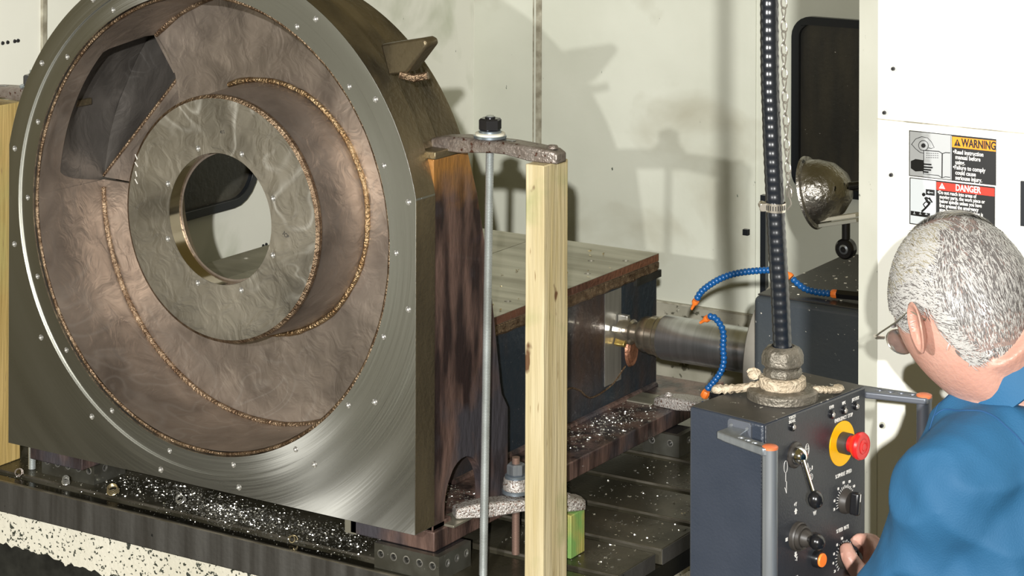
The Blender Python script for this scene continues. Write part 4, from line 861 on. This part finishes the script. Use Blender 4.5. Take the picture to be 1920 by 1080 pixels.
swarf('chips covering the long base flange beside the box', 650, gauss(-.10, 1.32, .05, .16, -.0205, .006, (-.195, -.005, .62, 1.9)), size=.008, seed=9)
swarf('chips seen through the arched opening of the rib', 500, gauss(-.20, .40, .10, .06, -.0205, .03, (-.31, -.04, .2, .44)), size=.007, seed=10)
swarf('few curled chips on the flat top of the rear box', 26, lambda r: (r.uniform(-.50, -.22), r.uniform(.8, 1.75), .458), M_swarfg, size=.016, seed=11)
swarf('white debris scattered on the spindle head top', 90, lambda r: (r.uniform(.5, .95), r.uniform(1.25, 1.9), .5245), M_whitew, size=.010, seed=12)
def shaving(label, c, r_, turns, pitch, m=M_swarfg, tilt=(0, 0, 0)):
    P = [(r_ * (1 - .25 * i / (turns * 14)) * math.cos(i * .45), r_ * (1 - .25 * i / (turns * 14)) * math.sin(i * .45), pitch * i / 14) for i in range(int(turns * 14))]
    M = Matrix.Translation(c) @ Matrix.Rotation(tilt[0], 4, 'X') @ Matrix.Rotation(tilt[1], 4, 'Y')
    o = MB().tube(P, .0016, 5).xf(M).build('metal_shaving', m); tag(o, label, 'metal shaving', 'curled metal shavings')
shaving('golden curled shaving tangled on the table front left of the heap', (-1.30, .14, TZ + .014), .020, 4, .006, tilt=(.5, .2))
shaving('silver curled shaving bunch near the left block', (-1.50, .13, TZ + .012), .013, 4, .008, M_swarf, (.6, .5))
shaving('lone hooked golden shaving near the bottom edge of the table', (-.535, .115, TZ + .010), .012, 1.6, .02, tilt=(1.2, .3))
shaving('pale curled shaving under the plate edge above the heap', (-1.06, .20, TZ + .012), .016, 3, .007, M_swarf, (.8, .1))
shaving('dark curled shaving at the far left of the table', (-1.70, .12, TZ + .012), .014, 2, .008, M_clamp, (1.1, .3))

# ---------------------------------------------------------------- the operator
P0 = Vector((2.83, -2.50, -.02))
person = thing('person', 'grey-haired person with glasses and blue work shirt turning a dial', 'person', P0)
hd_ang = R(59)
F0 = Vector((-math.sin(hd_ang), math.cos(hd_ang), 0)); Zv = Vector((0, 0, 1)); pt = R(36)
HF = (F0 * math.cos(pt) - Zv * math.sin(pt)).normalized(); HU = (Zv * math.cos(pt) + F0 * math.sin(pt)).normalized(); HL = HU.cross(HF)
HC = Vector((2.756, -2.686, 1.600))
MH = Matrix.Translation(HC) @ Matrix((HF, HL, HU)).transposed().to_4x4() @ Matrix.Scale(1.07, 4)      # local: x forward, y to the person's left, z up
def head_pt(th, ph, grow=0.):
    """th: polar angle from the crown, ph: azimuth from the face"""
    d = Vector((math.sin(th) * math.cos(ph), math.sin(th) * math.sin(ph), math.cos(th)))
    ax_ = .100 if d.x > 0 else .102
    p = Vector((d.x * ax_, d.y * .080, d.z * .112))
    if d.z < 0:
        k = -d.z; p.y *= 1 - .30 * k * k; p.z *= 1.12
        if d.x < 0: p.x *= 1 - .50 * k
        else: p.x *= 1 - .10 * k; 
    f = max(0, math.cos(ph)) if math.sin(th) > .1 else 0
    if f > 0:
        g = lambda y0, z0, sy, sz, a: a * math.exp(-((p.y - y0) / sy) ** 2 - ((p.z - z0) / sz) ** 2)
        b = g(0, -.022, .010, .018, .022) + g(0, -.034, .014, .008, .010) + g(0, .018, .05, .010, .006) + g(0, -.062, .022, .006, .006) + g(0, -.074, .02, .006, .005) + g(0, -.098, .025, .016, .010)
        b -= g(.030, 0, .016, .010, .010) + g(-.030, 0, .016, .010, .010) + g(0, -.068, .022, .003, .003)
        p.x += b * (1 if d.x > .3 else 0)
    return p + d * grow
def head_mesh(grow=0., n=56, m=72, th1=math.pi):
    rings = [[head_pt(max(.02, th1 * i / n), 2 * math.pi * k / m, grow) for k in range(m)] for i in range(n + 1)]
    return MB().rings(rings)
def loft(mb, secs, n=20):
    """secs: (centre, u axis, v axis, ru, rv)"""
    mb.rings([[Vector(c) + Vector(u) * (ru * math.cos(2 * math.pi * k / n)) + Vector(v) * (rv * math.sin(2 * math.pi * k / n)) for k in range(n)] for c, u, v, ru, rv in secs]); return mb
TA = R(76); TF = Vector((-math.sin(TA), math.cos(TA), 0)); TL = Zv.cross(TF).normalized()     # torso facing, its left
NB = Vector((2.822, -2.645, 1.496)); NA = (HC - NB).normalized()      # neck axis      # base of the neck
def remeshed(mb, name, m, voxel, parent, smooth=6, disp=0.):
    o = mb.build('tmp', m, recalc=True)
    rm = o.modifiers.new('r', 'REMESH'); rm.mode = 'VOXEL'; rm.voxel_size = voxel
    sm = o.modifiers.new('s', 'SMOOTH'); sm.factor = .5; sm.iterations = smooth
    me = bpy.data.meshes.new_from_object(o.evaluated_get(bpy.context.evaluated_depsgraph_get())); bpy.data.objects.remove(o)
    me.name = name; me.materials.clear(); me.materials.append(m); me.shade_smooth()
    if disp:
        nrm = [v.normal.copy() for v in me.vertices]
        for v, nn in zip(me.vertices, nrm):
            c = v.co; k = noise.noise(Vector((c.x * 9 + c.z * 7, c.y * 8, c.z * 9 - c.x * 6))); k2 = noise.noise(Vector((c.x * 22 + c.z * 14, c.y * 20, c.z * 10)))
            v.co = c + nn * disp * (1.0 - abs(k) * 2.4 + .55 * k2)
    ob2 = bpy.data.objects.new(name, me); COL.objects.link(ob2); ob2.parent = parent; ob2.matrix_parent_inverse = parent.matrix_world.inverted(); return ob2
def torso_secs(g):
    lean = -TF * .0
    S_ = []
    for dz, back, ru, rv in ((.02, -.005, .062, .058), (-.005, .0, .10, .075), (-.035, .004, .155, .088), (-.075, .010, .192, .105), (-.13, .016, .200, .118), (-.22, .030, .190, .122), (-.33, .055, .178, .118), (-.44, .075, .172, .118), (-.53, .085, .182, .125), (-.62, .085, .178, .122)):
        S_.append((NB + Zv * dz - TF * back, TL, TF, ru + g, rv + g))
    return S_
SHL = NB + TL * .150 - Zv * .098 - TF * .01; SHR = NB - TL * .165 - Zv * .098 - TF * .01
HANDL = MP @ Vector((.080, .213, -.302)); ELB = Vector((2.662, -2.772, 1.12))
ELR = SHR + Vector((-.02, .06, -.29)); HANDR = ELR + TF * .22 + TL * .10 + Zv * .02
def limb(mb, pts, rad, n=18): return mb.tube(spline(pts, 6), [rad[0] + (rad[-1] - rad[0]) * 0 + _lin(rad, i / (6 * (len(pts) - 1))) - rad[0] for i in range(6 * (len(pts) - 1) + 1)], n)
def _lin(r_, t):
    x = t * (len(r_) - 1); i = min(int(x), len(r_) - 2); return r_[i] + (r_[i + 1] - r_[i]) * (x - i)
body = MB(); body.add(*(lambda h_: ([MH @ Vector(v) for v in h_.v], h_.f))(head_mesh()))
nk0 = MH @ Vector((-.035, 0, -.045))
limb(body, [nk0, (nk0 + NB) / 2 + Zv * .0, NB - Zv * .06], [.058, .060, .075])
limb(body, [MH @ Vector((.02, 0, -.085)), (nk0 + NB) / 2 + TF * .012 - Zv * .02, NB - Zv * .06 + TF * .02], [.042, .050, .06])
loft(body, torso_secs(-.012))
limb(body, [NB + TL * .06 - Zv * .07, SHL, SHL.lerp(ELB, .5), ELB], [.05, .055, .045, .038]); limb(body, [ELB, ELB.lerp(HANDL, .4), HANDL], [.040, .040, .027])
limb(body, [NB - TL * .06 - Zv * .07, SHR, SHR.lerp(ELR, .5), ELR], [.05, .055, .045, .038]); limb(body, [ELR, ELR.lerp(HANDR, .4), HANDR], [.040, .040, .027])
# legs under the trousers
for s_ in (1, -1):
    hp = NB - Zv * .58 - TF * .085 + TL * .09 * s_; kn = Vector((hp.x, hp.y, .45)) + TF * .03; an = Vector((hp.x, hp.y, .06))
    limb(body, [hp, kn, an], [.075, .055, .038])
# left hand closing on the feed dial (pendant frame: x off the face, y along it, z up)
def hp_(x, y, z): return MP @ Vector((x - .008, y - .012, z - .002))
def fing(pts, rad): body.tube(spline([hp_(*p) for p in pts], 5), [_lin(rad, i / (5 * (len(pts) - 1))) for i in range(5 * (len(pts) - 1) + 1)], 12)
loft(body, [(hp_(.085, .226, -.297), hp_(.03, 1, -.2) - hp_(0, 0, 0), hp_(.8, 0, .6) - hp_(0, 0, 0), .027, .020), (hp_(.070, .224, -.272), hp_(0, 1, -.1) - hp_(0, 0, 0), hp_(.8, 0, .6) - hp_(0, 0, 0), .034, .0195), (hp_(.055, .226, -.248), hp_(0, 1, 0) - hp_(0, 0, 0), hp_(.85, 0, .5) - hp_(0, 0, 0), .038, .0165), (hp_(.048, .230, -.236), hp_(0, 1, 0) - hp_(0, 0, 0), hp_(.85, 0, .5) - hp_(0, 0, 0), .034, .013)], 16)
fing([(.072, .205, -.268), (.056, .186, -.246), (.040, .178, -.222), (.029, .183, -.2055)], [.0165, .0145, .0125, .0095])      # thumb on the near side of the dial
fing([(.050, .214, -.240), (.046, .222, -.215), (.028, .226, -.210), (.016, .222, -.218)], [.011, .0100, .0092, .0078])
fing([(.050, .228, -.238), (.044, .240, -.216), (.024, .243, -.216), (.012, .234, -.224)], [.011, .0102, .0093, .0078])
fing([(.050, .242, -.242), (.042, .253, -.226), (.022, .254, -.228), (.011, .243, -.232)], [.0105, .0097, .0088, .0074])
fing([(.052, .254, -.250), (.042, .262, -.240), (.024, .262, -.242), (.013, .252, -.244)], [.0092, .0084, .0076, .0066])
# right hand relaxed, out of the picture
def g_(p): return HANDR + TF * p[0] + TL * p[1] + Zv * p[2]
loft(body, [(g_((-.01, 0, 0)), TL, Zv, .026, .018), (g_((.04, 0, 0)), TL, Zv, .038, .016), (g_((.085, 0, -.005)), TL, Zv, .036, .013)], 16)
for k_, (yv, ln) in enumerate(((.027, .066), (.009, .074), (-.009, .069), (-.026, .054))):
    body.tube(spline([g_((.075, yv, -.004)), g_((.075 + ln * .5, yv * 1.05, -.006)), g_((.075 + ln * .85, yv * 1.05, -.02)), g_((.075 + ln, yv, -.034))], 4), [.0102 - .0022 * i / 12 for i in range(13)], 10)
body.tube(spline([g_((.015, .022, -.004)), g_((.045, .048, -.012)), g_((.075, .058, -.024))], 5), [.014 - .005 * i / 10 for i in range(11)], 10)
bo = remeshed(body, 'body', M_skin, .0042, person, 3)
# ears
for s_ in (1, -1):
    em = MB(); rings = []
    for i, (sc_, dx, dy, th_) in enumerate(((.55, .004, .000, 0), (.8, .001, .006, 0), (1.0, -.003, .013, 0), (1.03, -.006, .017, 0), (.94, -.006, .0185, 0), (.80, -.003, .014, 0), (.55, .002, .009, 0), (.25, .004, .007, 0))):
        ring = []
        for k in range(28):
            a = 2 * math.pi * k / 28; ex = .0185 * math.cos(a) * (1 + .18 * math.sin(a)); ez = .031 * math.sin(a) * (.92 if math.sin(a) > 0 else 1.0)
            ring.append(MH @ Vector((-.006 + dx + ex * sc_ - .18 * ez * sc_, s_ * (.0735 + dy + .35 * (-ex) * sc_ * .6), -.020 + ez * sc_)))
        rings.append(ring)
    em.rings(rings).build('ear', M_skin, bo, smooth=80)
MB().add(*(lambda b_: ([hp_(*p) for p in b_], [(0, 1, 2, 3), (0, 3, 7, 4), (4, 5, 6, 7)]))([(.0345, .1722, -.214), (.0335, .1745, -.2035), (.026, .1775, -.2015), (.026, .1745, -.214), (.034, .1725, -.212), (.033, .175, -.203), (.027, .177, -.202), (.027, .175, -.212)])) 
for s_ in (1, -1):
    c = MH @ Vector((.083, s_ * .030, .0)); MB().lathe([(0, -.011)] + [(.011 * math.sin(R(a)), -.011 * math.cos(R(a))) for a in range(20, 180, 20)] + [(0, .011)], c, HF, 16).build('eye', M_white, bo)
# glasses
gs = thing('spectacles', 'thin metal-framed glasses worn by the person', 'glasses', MH @ Vector((.1, 0, 0)))
for s_ in (1, -1):
    P = [MH @ Vector((.112 - .010 * abs(math.cos(R(a)) * s_ + 1) * .5, s_ * .034 + .0225 * math.cos(R(a)), .004 + .0165 * math.sin(R(a)))) for a in range(0, 360, 15)]
    MB().tube(P, .0011, 6, closed=True).build('rim', M_gold, gs)
    MB().add(P, [tuple(range(len(P)))]).build('lens', M_lensg, gs, smooth=0, recalc=False)
    MB().tube([MH @ Vector(p) for p in ((.103, s_ * .058, .011), (.098, s_ * .0735, .012), (.080, s_ * .0775, .010), (.03, s_ * .084, .004), (-.006, s_ * .086, .004), (-.026, s_ * .083, -.018))], .0013, 6).build('temple_arm', M_gold, gs)
    MB().tube([MH @ Vector(p) for p in ((.103, s_ * .058, .011), (.102, s_ * .070, .012), (.096, s_ * .0755, .012))], .0026, 6).build('hinge', M_gold, gs)
MB().tube([MH @ Vector(p) for p in ((.112, .012, .006), (.116, 0, .010), (.112, -.012, .006))], .0012, 6).build('bridge', M_gold, gs)
# hair: a close cap with thousands of short tapered strands
def is_scalp(p):
    """hairline in head space"""
    x, y, z = p
    if x > .070: return z > .040 + (x - .070) * 1.2
    if x > .015: return z > -.012 + (x - .015) * .9
    if x > -.030: return z > .006 if abs(y) > .03 else z > -.02
    return z > -.082 - (x + .03) * .1
cap = head_mesh(.0035, 56, 72)
cap.v = [(MH @ Vector(v)) for v in cap.v]
hm = head_mesh(.0035, 56, 72); keep = [f for f in hm.f if len(f) == 4 and all(is_scalp(hm.v[i]) for i in f)]
hair = MB(); hair.add([MH @ Vector(v) for v in hm.v], keep)
ho = hair.build('hair', M_hairb, bo, recalc=False)
rnd = random.Random(5); st3 = [MB(), MB(), MB()]
crown = Vector((-.070, .012, .090))
cnt = 0
while cnt < 22000:
    th = math.acos(rnd.uniform(-.8, 1)); ph = rnd.uniform(0, 2 * math.pi); p = head_pt(th, ph, .002)
    if not is_scalp(p): continue
    if (p - crown).length < .022 and rnd.random() < .75: continue
    part = abs(p.y - .030 - .15 * (p.x)) < .0035 and p.x > -.05 and p.z > .05
    if part and rnd.random() < .8: continue
    cnt += 1
    nrm = Vector((p.x / .100 ** 2, p.y / .080 ** 2, p.z / .112 ** 2)).normalized()
    if p.z > .055 and p.y < .032 + .15 * p.x and p.x > -.05: fl = Vector((-.35, -1.0, -.2)); ln = rnd.uniform(.026, .040); wdt = .00055; mi = rnd.choice((2, 2, 0, 0, 1))     # combed over from the part
    elif p.z > .05 and p.x > -.05: fl = Vector((-.8, .35, -.6)); ln = rnd.uniform(.018, .028); wdt = .00055; mi = rnd.choice((0, 0, 2, 0))
    elif p.x > -.045: fl = Vector((-.75, 0, -.55)); ln = rnd.uniform(.015, .025); wdt = .00055; mi = rnd.choice((0, 0, 0, 1, 0))
    else:
        fl = (p - crown) * 8 + Vector((0, 0, -.9)); ln = rnd.uniform(.011, .018); wdt = .00055; mi = rnd.choice((0, 1, 0, 1, 0, 1))
    fl = fl + Vector([rnd.gauss(0, .22) for _ in range(3)]) + Vector((noise.noise(p * 40), noise.noise(p * 40 + Vector((9, 0, 0))), noise.noise(p * 40 + Vector((0, 9, 0))))) * .8
    if p.z < -.03: ln *= .6
    fl = (fl - nrm * fl.dot(nrm)).normalized(); sd = nrm.cross(fl) * wdt
    pts = [p, p + fl * ln * .35 + nrm * ln * .17, p + fl * ln * .7 + nrm * ln * .18, p + fl * ln + nrm * ln * .08]
    # follow the skull
    pts = [p_ if i == 0 else p_ - nrm * ((p_ - p).length ** 2) / .20 for i, p_ in enumerate(pts)]
    wv = [MH @ (pts[0] - sd), MH @ (pts[0] + sd), MH @ (pts[1] - sd), MH @ (pts[1] + sd), MH @ (pts[2] - sd * .8), MH @ (pts[2] + sd * .8), MH @ pts[3]]
    st3[mi].add(wv, [(0, 1, 3, 2), (2, 3, 5, 4), (4, 5, 6)])
for mb_, m_, nm in zip(st3, (M_hair1, M_hair2, M_hair3), ('white_strands', 'grey_strands', 'fair_strands')):
    o = mb_.build(nm, m_, ho, smooth=0, recalc=False); o['kind'] = 'stuff'
for s_ in (1, -1):
    MB().tube([MH @ Vector((.098, s_ * .018, .020)), MH @ Vector((.102, s_ * .030, .026)), MH @ Vector((.094, s_ * .046, .021))], .003, 6).build('eyebrow', M_hair2, bo)
# shirt
sh = MB(); loft(sh, torso_secs(.008)[1:])
limb(sh, [NB + TL * .06 - Zv * .07, SHL, SHL.lerp(ELB, .45) - TL * .004, ELB], [.068, .080, .068, .058]); limb(sh, [ELB, ELB.lerp(HANDL, .45), ELB.lerp(HANDL, .86)], [.060, .056, .042])
limb(sh, [NB - TL * .06 - Zv * .07, SHR, SHR.lerp(ELR, .45), ELR], [.066, .072, .064, .056]); limb(sh, [ELR, ELR.lerp(HANDR, .45), ELR.lerp(HANDR, .88)], [.060, .056, .040])
so = remeshed(sh, 'shirt', M_shirt, .006, person, 8, .008)
# trousers and shoes
tr = MB()
loft(tr, [(NB - Zv * .56 - TF * .085, TL, TF, .176, .122), (NB - Zv * .66 - TF * .085, TL, TF, .172, .125)])
for s_ in (1, -1):
    hp2 = NB - Zv * .60 - TF * .085 + TL * .085 * s_; kn = Vector((hp2.x, hp2.y, .45)) + TF * .03; an = Vector((hp2.x, hp2.y, .05))
    limb(tr, [hp2, kn, an], [.098, .078, .062])
remeshed(tr, 'trousers', M_trouser, .012, person, 6, .004)
for s_ in (1, -1):
    c = NB - TF * .085 + TL * .085 * s_
    mb = MB(); loft(mb, [(Vector((c.x, c.y, .03)) + TF * (-.08 + .27 * t_), TL, Zv, .028 + .020 * math.sin(math.pi * (t_ * .85 + .12)), .030 + .018 * (1 - t_)) for t_ in (0, .15, .35, .6, .85, 1)]); mb.build('shoe', M_shoe, person, smooth=60)
# collar band standing round the neck
cm = MB(); rings = []
CF = (TF - NA * TF.dot(NA)).normalized(); CL = NA.cross(CF).normalized(); CN = NB + NA * .018 - CF * .006
for k in range(41):
    a = R(18 + (342 - 18) * k / 40); dirv = CF * math.cos(a) + CL * math.sin(a); bk = .5 - .5 * math.cos(a)
    rr_ = .074; base = CN + NA * (.020 * bk)
    p_in = base + dirv * (rr_ - .004); p_top = base + dirv * (rr_ - .006) + NA * (.036 + .020 * bk); p_f = base + dirv * (rr_ + .001) + NA * (.037 + .020 * bk); p_b = base + dirv * (rr_ + .026) - NA * .014
    rings.append([p_in, p_top, p_f, base + dirv * (rr_ + .013) + NA * .012, p_b, p_b - dirv * .004 - NA * .003, base + dirv * (rr_ + .004)])
cm.rings(rings).build('collar', M_shirt, so, smooth=60)
# yoke and armhole seams laid on the cloth
dg = bpy.context.evaluated_depsgraph_get(); bv = BVHTree.FromPolygons([v.co.copy() for v in so.data.vertices], [tuple(p.vertices) for p in so.data.polygons])
def seam(targets, name='seam', r_=.0011):
    P = []
    for t_ in targets:
        loc, nr, _, _ = bv.find_nearest(Vector(t_)); P.append(loc + nr * .0004)
    P = spline(P, 6); Q = []
    for p in P:
        loc, nr, _, _ = bv.find_nearest(p); Q.append(loc + nr * .0003)
    MB().tube(Q, r_, 6).build(name, M_shirtd, so)
seam([SHL + TL * (.02 + .028 * abs(math.sin(R(a)))*0) - TL * .045 + (TF * math.sin(R(a)) + Zv * math.cos(R(a))) * .11 for a in range(-150, 60, 15)])
seam([NB - TF * .14 - Zv * (.10 - .0 * k) + TL * (.15 - .03 * k) for k in range(11)])
seam([NB + TL * (.05 + .012 * k) + TF * .05 - Zv * (.015 + .006 * k) for k in range(9)])
